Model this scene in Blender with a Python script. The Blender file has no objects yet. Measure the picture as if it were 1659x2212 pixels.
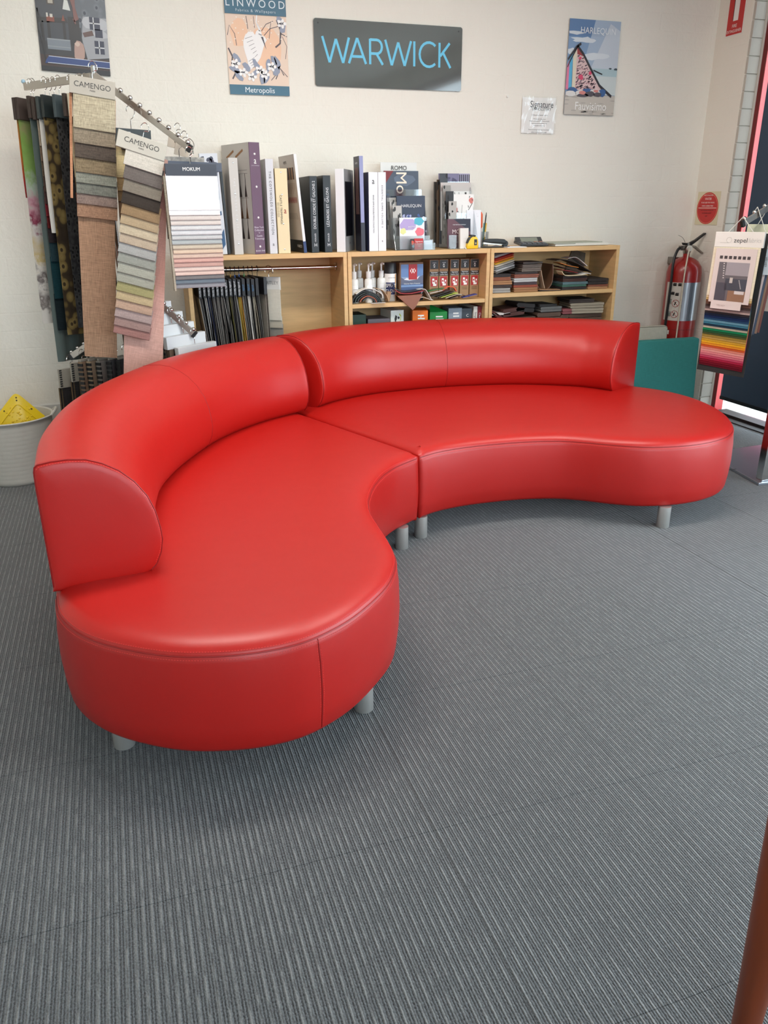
import bpy, bmesh, math, random
from mathutils import Vector, Matrix
random.seed(7)
S = bpy.context.scene
C = S.collection
PI = math.pi

def lin(c):
    return tuple(((v/255)/12.92 if v/255 <= .04045 else ((v/255+.055)/1.055)**2.4) for v in c)

# ------------------------------------------------------------------ camera
cam_d = bpy.data.cameras.new('camera'); cam = bpy.data.objects.new('camera', cam_d); C.objects.link(cam)
cam_d.sensor_fit = 'HORIZONTAL'; cam_d.sensor_width = 36; cam_d.lens = 36*1687.414/1659
cam_d.clip_start = .02; cam_d.clip_end = 200
p, y, r = math.radians(21.3567), math.radians(18.3393), math.radians(-.46287)
fwd = Vector((math.sin(y)*math.cos(p), math.cos(y)*math.cos(p), -math.sin(p)))
rt = Vector((math.cos(y), -math.sin(y), 0)); up = rt.cross(fwd)
r2 = rt*math.cos(r)+up*math.sin(r); u2 = -rt*math.sin(r)+up*math.cos(r)
m = Matrix((r2, u2, -fwd)).transposed().to_4x4(); m.translation = Vector((0, 0, 1.27)); cam.matrix_world = m
S.camera = cam

# ------------------------------------------------------------------ daylight, exposure
W = bpy.data.worlds.new('daylight'); S.world = W; W.use_nodes = True
bg = W.node_tree.nodes['Background']; bg.inputs[0].default_value = (.80, .90, 1.0, 1); bg.inputs[1].default_value = 9.6
S.view_settings.view_transform = 'Standard'; S.view_settings.look = 'None'
S.view_settings.gamma = 1; S.view_settings.use_curve_mapping = False
S.view_settings.exposure = -0.06
try:
    S.cycles.max_bounces = 8; S.cycles.diffuse_bounces = 5; S.cycles.transparent_max_bounces = 12
    S.cycles.caustics_reflective = False; S.cycles.caustics_refractive = False
    S.cycles.sample_clamp_indirect = 6
except Exception:
    pass
def portal(name, loc, rot, sx, sy):
    d = bpy.data.lights.new(name, 'AREA'); d.shape = 'RECTANGLE'; d.size = sx; d.size_y = sy
    d.cycles.is_portal = True
    o = bpy.data.objects.new(name, d); C.objects.link(o); o.location = loc; o.rotation_euler = rot
portal('window_daylight', (3.72, .18, 1.35), (0, PI/2, 0), 2.5, 4.0)
portal('shopfront_daylight', (1.15, -2.62, 1.75), (PI/2, 0, 0), 4.2, 1.7)
def added_ceiling_lamp(name, loc, sx, sy, watts):  # overhead lamps added to brighten sofa tops and wall, not known fittings
    d = bpy.data.lights.new(name, 'AREA'); d.shape = 'RECTANGLE'; d.size = sx; d.size_y = sy; d.energy = watts; d.color = (1.0, .95, .88)
    o = bpy.data.objects.new(name, d); C.objects.link(o); o.location = loc
added_ceiling_lamp('added_overhead_light', (.2, 2.45, 2.70), 1.2, .3, 40)
added_ceiling_lamp('added_overhead_light', (1.9, 2.45, 2.70), 1.2, .3, 30)

# ------------------------------------------------------------------ materials
MATS = {}
def mat(name, rgb, rough=.6, metal=0, spec=.5, bump=0, bscale=200, var=0, vscale=30, coat=0, trans=0, sheen=0):
    if name in MATS: return MATS[name]
    M = bpy.data.materials.new(name); M.use_nodes = True; nt = M.node_tree; b = nt.nodes['Principled BSDF']
    col = lin(rgb)+(1,)
    b.inputs['Base Color'].default_value = col; b.inputs['Roughness'].default_value = rough
    b.inputs['Metallic'].default_value = metal; b.inputs['Specular IOR Level'].default_value = spec
    b.inputs['Coat Weight'].default_value = coat
    if sheen: b.inputs['Sheen Weight'].default_value = sheen
    if bump or var:
        tc = nt.nodes.new('ShaderNodeTexCoord')
    if bump:
        n = nt.nodes.new('ShaderNodeTexNoise'); n.inputs['Scale'].default_value = bscale; n.inputs['Detail'].default_value = 3
        nt.links.new(tc.outputs['Object'], n.inputs['Vector'])
        bp = nt.nodes.new('ShaderNodeBump'); bp.inputs['Strength'].default_value = bump; bp.inputs['Distance'].default_value = .002
        nt.links.new(n.outputs['Fac'], bp.inputs['Height']); nt.links.new(bp.outputs['Normal'], b.inputs['Normal'])
    if var:
        n = nt.nodes.new('ShaderNodeTexNoise'); n.inputs['Scale'].default_value = vscale; n.inputs['Detail'].default_value = 4
        nt.links.new(tc.outputs['Object'], n.inputs['Vector'])
        hs = nt.nodes.new('ShaderNodeMixRGB'); hs.blend_type = 'MULTIPLY'; hs.inputs[0].default_value = 1
        rp = nt.nodes.new('ShaderNodeValToRGB'); rp.color_ramp.elements[0].position = .3; rp.color_ramp.elements[1].position = .7
        rp.color_ramp.elements[0].color = (1-var,)*3+(1,); rp.color_ramp.elements[1].color = (1+var,)*3+(1,)
        nt.links.new(n.outputs['Fac'], rp.inputs[0]); hs.inputs[1].default_value = col
        nt.links.new(rp.outputs[0], hs.inputs[2]); nt.links.new(hs.outputs[0], b.inputs['Base Color'])
    MATS[name] = M
    return M
def c(rgb, rough=.6, **k):
    return mat('paint_%d_%d_%d_%d' % (*rgb, int(rough*100)), rgb, rough, **k)

def fabric(rgb, contrast=.25, name=None):
    """woven cloth: two crossed stretched noises"""
    key = name or 'cloth_%d_%d_%d_%d' % (*rgb, int(contrast*100))
    if key in MATS: return MATS[key]
    M = bpy.data.materials.new(key); M.use_nodes = True; nt = M.node_tree; b = nt.nodes['Principled BSDF']
    b.inputs['Roughness'].default_value = .9; b.inputs['Specular IOR Level'].default_value = .15
    tc = nt.nodes.new('ShaderNodeTexCoord'); N = []
    for sc in ((900, 900, 25), (30, 30, 900)):
        mp = nt.nodes.new('ShaderNodeMapping'); mp.inputs['Scale'].default_value = sc
        n = nt.nodes.new('ShaderNodeTexNoise'); n.inputs['Scale'].default_value = 1; n.inputs['Detail'].default_value = 2
        nt.links.new(tc.outputs['Object'], mp.inputs[0]); nt.links.new(mp.outputs[0], n.inputs['Vector']); N.append(n)
    ad = nt.nodes.new('ShaderNodeMath'); ad.operation = 'ADD'
    nt.links.new(N[0].outputs['Fac'], ad.inputs[0]); nt.links.new(N[1].outputs['Fac'], ad.inputs[1])
    rp = nt.nodes.new('ShaderNodeValToRGB'); l = lin(rgb)
    rp.color_ramp.elements[0].position = .75/2; rp.color_ramp.elements[1].position = 1.25/2
    rp.color_ramp.elements[0].color = tuple(v*(1-contrast) for v in l)+(1,); rp.color_ramp.elements[1].color = tuple(min(1, v*(1+contrast)) for v in l)+(1,)
    hf = nt.nodes.new('ShaderNodeMath'); hf.operation = 'MULTIPLY'; hf.inputs[1].default_value = .5
    nt.links.new(ad.outputs[0], hf.inputs[0]); nt.links.new(hf.outputs[0], rp.inputs[0]); nt.links.new(rp.outputs[0], b.inputs['Base Color'])
    MATS[key] = M
    return M

def ramp_material(key, tex, scale, stops, rough=.8, coord='Object', feature=None):
    """procedural print: noise, voronoi or wave through a colour ramp"""
    if key in MATS: return MATS[key]
    M = bpy.data.materials.new(key); M.use_nodes = True; nt = M.node_tree; b = nt.nodes['Principled BSDF']
    b.inputs['Roughness'].default_value = rough; b.inputs['Specular IOR Level'].default_value = .3
    tc = nt.nodes.new('ShaderNodeTexCoord'); mp = nt.nodes.new('ShaderNodeMapping'); mp.inputs['Scale'].default_value = scale
    nt.links.new(tc.outputs[coord], mp.inputs[0])
    n = nt.nodes.new('ShaderNodeTex'+tex)
    if tex == 'Noise': n.inputs['Detail'].default_value = 4
    if feature: n.feature = feature
    n.inputs['Scale'].default_value = 1
    nt.links.new(mp.outputs[0], n.inputs['Vector'])
    rp = nt.nodes.new('ShaderNodeValToRGB'); el = rp.color_ramp.elements
    while len(el) < len(stops): el.new(.5)
    for e, (ps, cl) in zip(el, stops): e.position = ps; e.color = lin(cl)+(1,)
    nt.links.new(n.outputs['Fac' if tex in ('Noise', 'Wave') else 'Distance'], rp.inputs[0]); nt.links.new(rp.outputs[0], b.inputs['Base Color'])
    MATS[key] = M
    return M

def clear(name, tint, fac=.12, rough=.03):
    """thin clear sheet: mostly see-through, some gloss"""
    if name in MATS: return MATS[name]
    M = bpy.data.materials.new(name); M.use_nodes = True; nt = M.node_tree
    nt.nodes.remove(nt.nodes['Principled BSDF']); out = nt.nodes['Material Output']
    t = nt.nodes.new('ShaderNodeBsdfTransparent'); t.inputs[0].default_value = lin(tint)+(1,)
    g = nt.nodes.new('ShaderNodeBsdfGlossy'); g.inputs['Roughness'].default_value = rough
    fr = nt.nodes.new('ShaderNodeFresnel')
    gm = nt.nodes.new('ShaderNodeNewGeometry'); io = nt.nodes.new('ShaderNodeMath'); io.operation = 'MULTIPLY_ADD'   # same index from both sides of the thin sheet
    io.inputs[1].default_value = 1/1.5-1.5; io.inputs[2].default_value = 1.5; nt.links.new(gm.outputs['Backfacing'], io.inputs[0]); nt.links.new(io.outputs[0], fr.inputs[0])
    ad = nt.nodes.new('ShaderNodeMath'); ad.operation = 'ADD'; ad.inputs[1].default_value = fac*.5; ad.use_clamp = True
    mx = nt.nodes.new('ShaderNodeMixShader')
    nt.links.new(fr.outputs[0], ad.inputs[0]); nt.links.new(ad.outputs[0], mx.inputs[0])
    nt.links.new(t.outputs[0], mx.inputs[1]); nt.links.new(g.outputs[0], mx.inputs[2]); nt.links.new(mx.outputs[0], out.inputs[0])
    MATS[name] = M
    return M

def wood(name, rgb, dark=.85, sc=(6, 6, 60), rough=.45):
    if name in MATS: return MATS[name]
    M = bpy.data.materials.new(name); M.use_nodes = True; nt = M.node_tree; b = nt.nodes['Principled BSDF']
    b.inputs['Roughness'].default_value = rough; b.inputs['Specular IOR Level'].default_value = .35
    tc = nt.nodes.new('ShaderNodeTexCoord'); mp = nt.nodes.new('ShaderNodeMapping'); mp.inputs['Scale'].default_value = sc
    n = nt.nodes.new('ShaderNodeTexNoise'); n.inputs['Scale'].default_value = 1; n.inputs['Detail'].default_value = 4
    rp = nt.nodes.new('ShaderNodeValToRGB'); l = lin(rgb)
    rp.color_ramp.elements[0].position = .3; rp.color_ramp.elements[1].position = .7
    rp.color_ramp.elements[0].color = tuple(v*dark for v in l)+(1,); rp.color_ramp.elements[1].color = l+(1,)
    nt.links.new(tc.outputs['Object'], mp.inputs[0]); nt.links.new(mp.outputs[0], n.inputs['Vector']); nt.links.new(n.outputs['Fac'], rp.inputs[0])
    nt.links.new(rp.outputs[0], b.inputs['Base Color'])
    MATS[name] = M
    return M

CHROME = mat('chrome', (215, 213, 210), .12, 1)
STEEL = mat('brushed_steel', (216, 213, 208), .30, .72)
BIRCH = wood('birch_veneer', (220, 181, 128))
WHITE = c((235, 234, 230), .5)
BLACK = c((22, 23, 25), .45)
PAPER = c((238, 236, 230), .8)
ACRYL = clear('clear_acrylic', (238, 240, 242))

# ------------------------------------------------------------------ mesh helpers
class MB:
    def __init__(s): s.v = []; s.f = []; s.m = []; s.mats = []
    def mi(s, m):
        if m not in s.mats: s.mats.append(m)
        return s.mats.index(m)
    def add(s, vs, fs, m, T=None):
        k = len(s.v); i = s.mi(m)
        s.v += [tuple(T @ Vector(v)) if T else tuple(v) for v in vs]
        for f in fs: s.f.append([a+k for a in f]); s.m.append(i)
        return s
    def box(s, x0, x1, y0, y1, z0, z1, m, T=None):
        vs = [(x, y, z) for z in (z0, z1) for y in (y0, y1) for x in (x0, x1)]
        return s.add(vs, [(0, 2, 3, 1), (4, 5, 7, 6), (0, 1, 5, 4), (2, 6, 7, 3), (0, 4, 6, 2), (1, 3, 7, 5)], m, T)
    def prism(s, poly, y0, y1, m, T=None):
        """poly in (x, z), extruded along y"""
        n = len(poly); vs = [(x, y0, z) for x, z in poly]+[(x, y1, z) for x, z in poly]
        fs = [tuple(range(n)), tuple(range(2*n-1, n-1, -1))]+[(i, i+n, (i+1) % n+n, (i+1) % n) for i in range(n)]
        return s.add(vs, fs, m, T)
    def xprism(s, poly, x0, x1, m, T=None):
        """poly in (y, z), extruded along x"""
        n = len(poly); vs = [(x0, y, z) for y, z in poly]+[(x1, y, z) for y, z in poly]
        fs = [tuple(range(n-1, -1, -1)), tuple(range(n, 2*n))]+[(i, (i+1) % n, (i+1) % n+n, i+n) for i in range(n)]
        return s.add(vs, fs, m, T)
    def zprism(s, poly, z0, z1, m, T=None):
        n = len(poly); vs = [(x, y, z0) for x, y in poly]+[(x, y, z1) for x, y in poly]
        fs = [tuple(range(n-1, -1, -1)), tuple(range(n, 2*n))]+[(i, (i+1) % n, (i+1) % n+n, i+n) for i in range(n)]
        return s.add(vs, fs, m, T)
    def tube(s, pts, rad, m, n=8, cyc=False, T=None):
        pts = [Vector(q) for q in pts]; vs = []; fs = []; N = len(pts); pr = None
        for i, q in enumerate(pts):
            a = pts[(i-1) % N] if (cyc or i) else q; b = pts[(i+1) % N] if (cyc or i < N-1) else q
            t = (b-a).normalized()
            if pr is None:
                pr = t.cross(Vector((0, 0, 1)));
                if pr.length < .05: pr = t.cross(Vector((1, 0, 0)))
            pr = (pr-t*pr.dot(t)).normalized(); w = t.cross(pr)
            rr = rad[i] if isinstance(rad, (list, tuple)) else rad
            for k in range(n):
                a_ = 2*PI*k/n; vs.append(q+(pr*math.cos(a_)+w*math.sin(a_))*rr)
        for i in range(N if cyc else N-1):
            j = (i+1) % N
            for k in range(n): fs.append((i*n+k, i*n+(k+1) % n, j*n+(k+1) % n, j*n+k))
        if not cyc: fs += [tuple(range(n-1, -1, -1)), tuple(range((N-1)*n, N*n))]
        return s.add(vs, fs, m, T)
    def lathe(s, prof, m, n=24, cx=0, cy=0, T=None):
        vs = []; fs = []
        for r_, z in prof:
            for k in range(n): vs.append((cx+r_*math.cos(2*PI*k/n), cy+r_*math.sin(2*PI*k/n), z))
        for i in range(len(prof)-1):
            for k in range(n): fs.append((i*n+k, i*n+(k+1) % n, (i+1)*n+(k+1) % n, (i+1)*n+k))
        if prof[0][0] > 1e-5: fs.append(tuple(range(n-1, -1, -1)))
        if prof[-1][0] > 1e-5: fs.append(tuple(range((len(prof)-1)*n, len(prof)*n)))
        return s.add(vs, fs, m, T)
    def ball(s, q, r_, m, n=10):
        prof = [(max(1e-6, r_*math.sin(PI*i/6)), q[2]-r_*math.cos(PI*i/6)) for i in range(7)]
        return s.lathe(prof, m, n, q[0], q[1])
    def build(s, name, parent=None, smooth=False, bevel=0, loc=None):
        me = bpy.data.meshes.new(name); me.from_pydata(s.v, [], s.f)
        for m_ in s.mats: me.materials.append(m_)
        me.polygons.foreach_set('material_index', s.m)
        me.update()
        bm = bmesh.new(); bm.from_mesh(me); bmesh.ops.recalc_face_normals(bm, faces=bm.faces)
        if bevel:
            bmesh.ops.bevel(bm, geom=[e for e in bm.edges if len(e.link_faces) == 2 and e.calc_face_angle(0) > .6], offset=bevel, segments=2, profile=.5, affect='EDGES', clamp_overlap=True)
        bm.to_mesh(me); bm.free()
        if smooth:
            me.polygons.foreach_set('use_smooth', [True]*len(me.polygons))
            if smooth != 'all': me.set_sharp_from_angle(angle=math.radians(40))
        o = bpy.data.objects.new(name, me); C.objects.link(o)
        if parent: o.parent = parent
        if loc: o.location = loc
        return o
def tag(o, label, cat, group=None):
    o['label'] = label; o['category'] = cat
    if group: o['group'] = group
    return o
def thing(name, label, cat, loc=(0, 0, 0), rz=0, group=None, rot=None):
    o = bpy.data.objects.new(name, None); C.objects.link(o); o.location = loc
    o.rotation_euler = rot or (0, 0, rz); o.empty_display_size = .05
    return tag(o, label, cat, group)
def struct(o): o['kind'] = 'structure'; return o
def txt(parent, s, size, loc, m, rot=(PI/2, 0, 0), align='CENTER', sx=1, space=1, name='lettering'):
    d = bpy.data.curves.new(name, 'FONT'); d.body = s; d.size = size; d.align_x = align; d.align_y = 'CENTER'; d.resolution_u = 3
    d.space_character = space; d.materials.append(m)
    o = bpy.data.objects.new(name, d); C.objects.link(o); o.parent = parent; o.location = loc; o.rotation_euler = rot; o.scale = (sx, 1, 1)
    return o
def decal(name, parent, w, h, layers, y0=-.0004, dy=.0003, x0=0, z0=0, loc=None):
    """flat print: coloured shapes in a w x h frame on a face that looks towards -Y"""
    b = MB()
    for i, (m_, polys) in enumerate(layers):
        for poly in polys:
            b.add([(x0+min(1, max(0, u))*w, y0-dy*i, z0+min(1, max(0, v))*h) for u, v in poly], [tuple(range(len(poly)))], m_)
    o = b.build(name, parent, loc=loc)
    if len(b.f) > 1: o['kind'] = 'stuff'
    return o
def blob(cx, cy, rx, ry, n=10, wob=.15, rot=0):
    out = []
    for k in range(n):
        a = 2*PI*k/n; q = 1+random.uniform(-wob, wob)
        x, y_ = rx*q*math.cos(a), ry*q*math.sin(a)
        out.append((cx+x*math.cos(rot)-y_*math.sin(rot), cy+x*math.sin(rot)+y_*math.cos(rot)))
    return out
def stroke(pts, w):
    """thin polygon along a 2-D polyline"""
    L, R = [], []
    for i, (x, y_) in enumerate(pts):
        a = pts[max(0, i-1)]; b = pts[min(len(pts)-1, i+1)]
        dx, dy = b[0]-a[0], b[1]-a[1]; d = math.hypot(dx, dy) or 1
        L.append((x-dy/d*w/2, y_+dx/d*w/2)); R.append((x+dy/d*w/2, y_-dx/d*w/2))
    return L+R[::-1]
def rect(a, b_, c_, d): return [(a, c_), (b_, c_), (b_, d), (a, d)]
def spline(pts, n=8, cyc=False):
    """Catmull-Rom through 2-D or 3-D points"""
    P = [Vector(q) for q in pts]; N = len(P); out = []
    for i in range(N if cyc else N-1):
        g = lambda k: P[k % N] if cyc else P[min(max(k, 0), N-1)]
        a, b, c_, d = g(i-1), g(i), g(i+1), g(i+2)
        for k in range(n):
            t = k/n
            out.append(.5*((2*b)+(c_-a)*t+(2*a-5*b+4*c_-d)*t*t+(3*b-a-3*c_+d)*t**3))
    if not cyc: out.append(P[-1])
    return out
def resample(P, step):
    out = [P[0]]; acc = 0
    for a, b in zip(P, P[1:]):
        d = (b-a).length; 
        while acc+d >= step:
            t = (step-acc)/d; a = a.lerp(b, t); out.append(a); d = (b-a).length; acc = 0
        acc += d
    if (out[-1]-P[-1]).length > step*.3: out.append(P[-1])
    else: out[-1] = P[-1]
    return out

# ------------------------------------------------------------------ the room
def carpet_material():
    M = bpy.data.materials.new('ribbed_carpet'); M.use_nodes = True; nt = M.node_tree; b = nt.nodes['Principled BSDF']
    L = nt.links.new
    b.inputs['Roughness'].default_value = .75; b.inputs['Specular IOR Level'].default_value = .35
    b.inputs['Sheen Weight'].default_value = .35; b.inputs['Sheen Roughness'].default_value = .5
    g = nt.nodes.new('ShaderNodeNewGeometry'); sp = nt.nodes.new('ShaderNodeSeparateXYZ'); L(g.outputs['Position'], sp.inputs[0])
    def mth(op, a, b_=None, v=None, cl=False):
        n = nt.nodes.new('ShaderNodeMath'); n.operation = op; n.use_clamp = cl
        for i, q in enumerate((a, b_ if b_ is not None else v)):
            if q is None: continue
            if isinstance(q, (int, float)): n.inputs[i].default_value = q
            else: L(q, n.inputs[i])
        return n.outputs[0]
    def noise(scale, detail=2):
        mp = nt.nodes.new('ShaderNodeMapping'); mp.inputs['Scale'].default_value = scale; L(g.outputs['Position'], mp.inputs[0])
        n = nt.nodes.new('ShaderNodeTexNoise'); n.inputs['Scale'].default_value = 1; n.inputs['Detail'].default_value = detail; L(mp.outputs[0], n.inputs['Vector'])
        return n.outputs['Fac']
    wob = mth('MULTIPLY', mth('SUBTRACT', noise((160, 160, 1)), .5), .0022)
    x = mth('ADD', sp.outputs[0], wob)
    def ridge(period, off=0):
        s_ = mth('SINE', mth('MULTIPLY', mth('ADD', x, off), 2*PI/period)); return mth('ADD', mth('MULTIPLY', s_, .5), .5)
    big = mth('POWER', ridge(.0163), 7.0)           # the pale yarn line
    fine = ridge(.00545)                            # the ribs between
    loops = noise((420, 190, 1), 2)
    li = mth('FLOOR', mth('DIVIDE', x, .0163)); cbn = nt.nodes.new('ShaderNodeCombineXYZ'); L(mth('MULTIPLY', li, 7.31), cbn.inputs[0]); L(mth('MULTIPLY', sp.outputs[1], 24.0), cbn.inputs[1])
    nseg = nt.nodes.new('ShaderNodeTexNoise'); nseg.inputs['Scale'].default_value = 1; nseg.inputs['Detail'].default_value = 2; L(cbn.outputs[0], nseg.inputs['Vector'])
    seg = mth('MULTIPLY', mth('SUBTRACT', nseg.outputs['Fac'], .36), 4.5, cl=True)
    tuft = noise((330, 240, 1), 2)
    line = mth('MULTIPLY', big, mth('ADD', mth('MULTIPLY', seg, .72), .28))
    rp = nt.nodes.new('ShaderNodeValToRGB'); e = rp.color_ramp.elements
    e[0].position = .33; e[0].color = lin((26, 29, 31))+(1,); e[1].position = .66; e[1].color = lin((90, 95, 98))+(1,)
    L(mth('ADD', mth('MULTIPLY', tuft, .75), mth('MULTIPLY', fine, .25)), rp.inputs[0])
    mx = nt.nodes.new('ShaderNodeMixRGB'); mx.inputs[2].default_value = lin((140, 143, 142))+(1,)
    L(mth('MULTIPLY', line, .64), mx.inputs[0]); L(rp.outputs[0], mx.inputs[1])
    ob = nt.nodes.new('ShaderNodeObjectInfo'); tv = mth('ADD', mth('MULTIPLY', ob.outputs['Random'], .03), .985)
    m2 = nt.nodes.new('ShaderNodeMixRGB'); m2.blend_type = 'MULTIPLY'; m2.inputs[0].default_value = 1; L(mx.outputs[0], m2.inputs[1]); L(tv, m2.inputs[2])
    L(m2.outputs[0], b.inputs['Base Color'])
    h = mth('ADD', mth('ADD', mth('MULTIPLY', line, .8), mth('MULTIPLY', fine, .5)), mth('MULTIPLY', loops, .9))
    bp = nt.nodes.new('ShaderNodeBump'); bp.inputs['Strength'].default_value = .8; bp.inputs['Distance'].default_value = .003
    L(h, bp.inputs['Height']); L(bp.outputs['Normal'], b.inputs['Normal'])
    return M
def wall_material():
    M = bpy.data.materials.new('bagged_brick_paint'); M.use_nodes = True; nt = M.node_tree; b = nt.nodes['Principled BSDF']; L = nt.links.new
    b.inputs['Roughness'].default_value = .55; b.inputs['Specular IOR Level'].default_value = .35
    g = nt.nodes.new('ShaderNodeNewGeometry'); sp = nt.nodes.new('ShaderNodeSeparateXYZ'); cb = nt.nodes.new('ShaderNodeCombineXYZ')
    L(g.outputs['Position'], sp.inputs[0]); L(sp.outputs[0], cb.inputs[0]); L(sp.outputs[2], cb.inputs[1])
    n0 = nt.nodes.new('ShaderNodeTexNoise'); n0.inputs['Scale'].default_value = 9; n0.inputs['Detail'].default_value = 6; n0.inputs['Roughness'].default_value = .62; L(g.outputs['Position'], n0.inputs['Vector'])
    n1 = nt.nodes.new('ShaderNodeTexNoise'); n1.inputs['Scale'].default_value = 55; n1.inputs['Detail'].default_value = 3; L(g.outputs['Position'], n1.inputs['Vector'])
    br = nt.nodes.new('ShaderNodeTexBrick'); br.inputs['Scale'].default_value = 1; br.inputs['Brick Width'].default_value = .24; br.inputs['Row Height'].default_value = .0876
    br.inputs['Mortar Size'].default_value = .006; br.inputs['Mortar Smooth'].default_value = 1
    L(cb.outputs[0], br.inputs['Vector'])
    a = nt.nodes.new('ShaderNodeMath'); a.operation = 'MULTIPLY_ADD'; a.inputs[1].default_value = .30; L(n1.outputs['Fac'], a.inputs[0]); L(n0.outputs['Fac'], a.inputs[2])
    a2 = nt.nodes.new('ShaderNodeMath'); a2.operation = 'MULTIPLY_ADD'; a2.inputs[1].default_value = -.10; L(br.outputs['Fac'], a2.inputs[0]); L(a.outputs[0], a2.inputs[2])
    bp = nt.nodes.new('ShaderNodeBump'); bp.inputs['Strength'].default_value = .42; bp.inputs['Distance'].default_value = .012
    L(a2.outputs[0], bp.inputs['Height']); L(bp.outputs['Normal'], b.inputs['Normal'])
    b.inputs['Base Color'].default_value = lin((230, 224, 213))+(1,)
    return M
CARPET = carpet_material(); PLASTER = wall_material()
CEIL = c((240, 238, 232), .9)
floor = struct(MB().box(-2.5, 3.54, -2.6, 4.38, -.12, -.006, c((60, 60, 60), .9)).build('floor'))
def tile_mesh(x0, x1, y0, y1):
    b = MB(); e = .0008; t = -.0005
    b.add([(x0, y0, -.006), (x1, y0, -.006), (x1, y1, -.006), (x0, y1, -.006), (x0+.0003, y0+.0003, t), (x1-.0003, y0+.0003, t), (x1-.0003, y1-.0003, t), (x0+.0003, y1-.0003, t),
           (x0+e, y0+e, 0), (x1-e, y0+e, 0), (x1-e, y1-e, 0), (x0+e, y1-e, 0)],
          [(0, 1, 5, 4), (1, 2, 6, 5), (2, 3, 7, 6), (3, 0, 4, 7), (4, 5, 9, 8), (5, 6, 10, 9), (6, 7, 11, 10), (7, 4, 8, 11), (8, 9, 10, 11)], CARPET)
    return b
first = {}
for i in range(-6, 6):
    for j in range(-9, 6):
        x0, y0 = .52+.5*i, 1.735+.5*j; yl = min(.5, 4.358-y0)
        k = round(yl, 3)
        if k not in first:
            o = tile_mesh(0, .5, 0, yl).build('carpet_tile', floor); first[k] = o
        else:
            o = first[k].copy(); C.objects.link(o)
        o.location = (x0, y0, 0)
struct(MB().box(-2.6, 3.95, 4.36, 4.56, -.12, 2.8, PLASTER).build('wall_back'))
struct(MB().box(-2.62, -2.5, -2.6, 4.36, -.12, 2.8, PLASTER).build('wall_left'))
struct(MB().box(-2.62, 3.9, -2.8, 4.56, 2.75, 2.85, CEIL).build('ceiling'))
bb = MB().box(-2.5, 3.506, 4.351, 4.3595, 0, .318, c((205, 203, 196), .6)); bb.xprism([(4.351, .318), (4.3595, .318), (4.3595, .326)], -2.5, 3.506, c((205, 203, 196), .6))
struct(bb.build('baseboard_back'))
for x in (.2, 1.9):  # housings made up to go with the added overhead lamps
    tr = thing('added_ceiling_light', 'added white ceiling troffer over the %s half of the room, out of view' % ('left' if x < 1 else 'right'), 'added ceiling light', (x, 2.45, 2.75), 0, 'added ceiling troffers')
    MB().box(-.64, .64, -.19, -.16, -.055, 0, c((236, 236, 234), .4)).box(-.64, .64, .16, .19, -.055, 0, c((236, 236, 234), .4)).box(-.64, -.61, -.16, .16, -.055, 0, c((236, 236, 234), .4)).box(.61, .64, -.16, .16, -.055, 0, c((236, 236, 234), .4)).build('frame', tr)
# front of the shop, behind the camera: low wall, wide window, wall above
wf = MB().box(-2.6, 3.9, -2.75, -2.6, -.12, .9, PLASTER).box(-2.6, 3.9, -2.75, -2.6, 2.6, 2.8, PLASTER).box(-2.6, -.95, -2.75, -2.6, .9, 2.6, PLASTER).box(3.25, 3.9, -2.75, -2.6, .9, 2.6, PLASTER)
struct(wf.build('wall_front'))
REDF = c((112, 24, 24), .45); RED_DAYLIT = c((206, 66, 66), .4)  # brighter red: same frame paint with daylight on the reveal painted in
w1 = MB()
for x in (-.95, .43, 1.81, 3.19): w1.box(x, x+.06, -2.72, -2.64, .9, 2.6, REDF)
w1.box(-.95, 3.25, -2.72, -2.64, .9, .96, REDF).box(-.95, 3.25, -2.72, -2.64, 2.54, 2.6, REDF)
w1 = struct(w1.build('window_1'))
PANE = clear('window_glass', (246, 250, 250), .04)
for x in (-.89, .49, 1.87): MB().box(x, x+1.32, -2.684, -2.678, .96, 2.54, PANE).build('pane', w1)
# right wall: pier with bare bricks at its end, then the glazed front
pier = MB().box(3.507, 3.9, 4.083, 4.36, -.12, 2.8, PLASTER)
wr = struct(pier.build('wall_right'))
BRK = c((184, 177, 166), .7, bump=.4, bscale=60)
b0 = None
for k in range(31):
    z = .02+.0876*k
    if b0 is None:
        b0 = MB().box(3.509, 3.583, 4.066, 4.0835, .0025, .0851, BRK).build('brick', wr, bevel=.0015); o = b0
    else:
        o = b0.copy(); C.objects.link(o)
    o.location = (random.uniform(-.0015, .0015), random.uniform(-.001, .001), z)
MB().box(3.511, 3.592, 4.0745, 4.0835, 0, 2.75, c((206, 200, 188), .7)).build('mortar', wr)
MB().box(3.584, 3.5965, 4.062, 4.083, 0, 2.75, c((214, 207, 194), .6)).build('render_bead', wr)
wt = MB().box(3.55, 3.9, -2.6, 4.083, 2.55, 2.8, PLASTER).box(3.6, 3.9, -2.6, -1.85, -.12, 2.55, PLASTER)
struct(wt.build('wall_right_2'))
DARKW = c((34, 22, 19), .7)
fr = MB().box(3.5965, 3.66, 4.030, 4.083, 0, 2.55, REDF)
fr.box(3.5985, 3.658, 4.0285, 4.0297, 0, 2.55, RED_DAYLIT)
fr.box(3.60, 3.70, -1.85, 4.03, 0, .024, DARKW).box(3.6, 3.7, 2.13, 2.2, .028, 2.55, REDF).box(3.6, 3.7, .52, .58, .028, 2.55, REDF).box(3.6, 3.7, -1.85, -1.79, .028, 2.55, REDF).box(3.6, 3.7, -1.85, 4.03, 2.49, 2.55, REDF)
fr.box(3.6, 3.7, -1.79, 2.13, .028, .10, REDF)
dr = struct(fr.build('window_2'))
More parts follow.
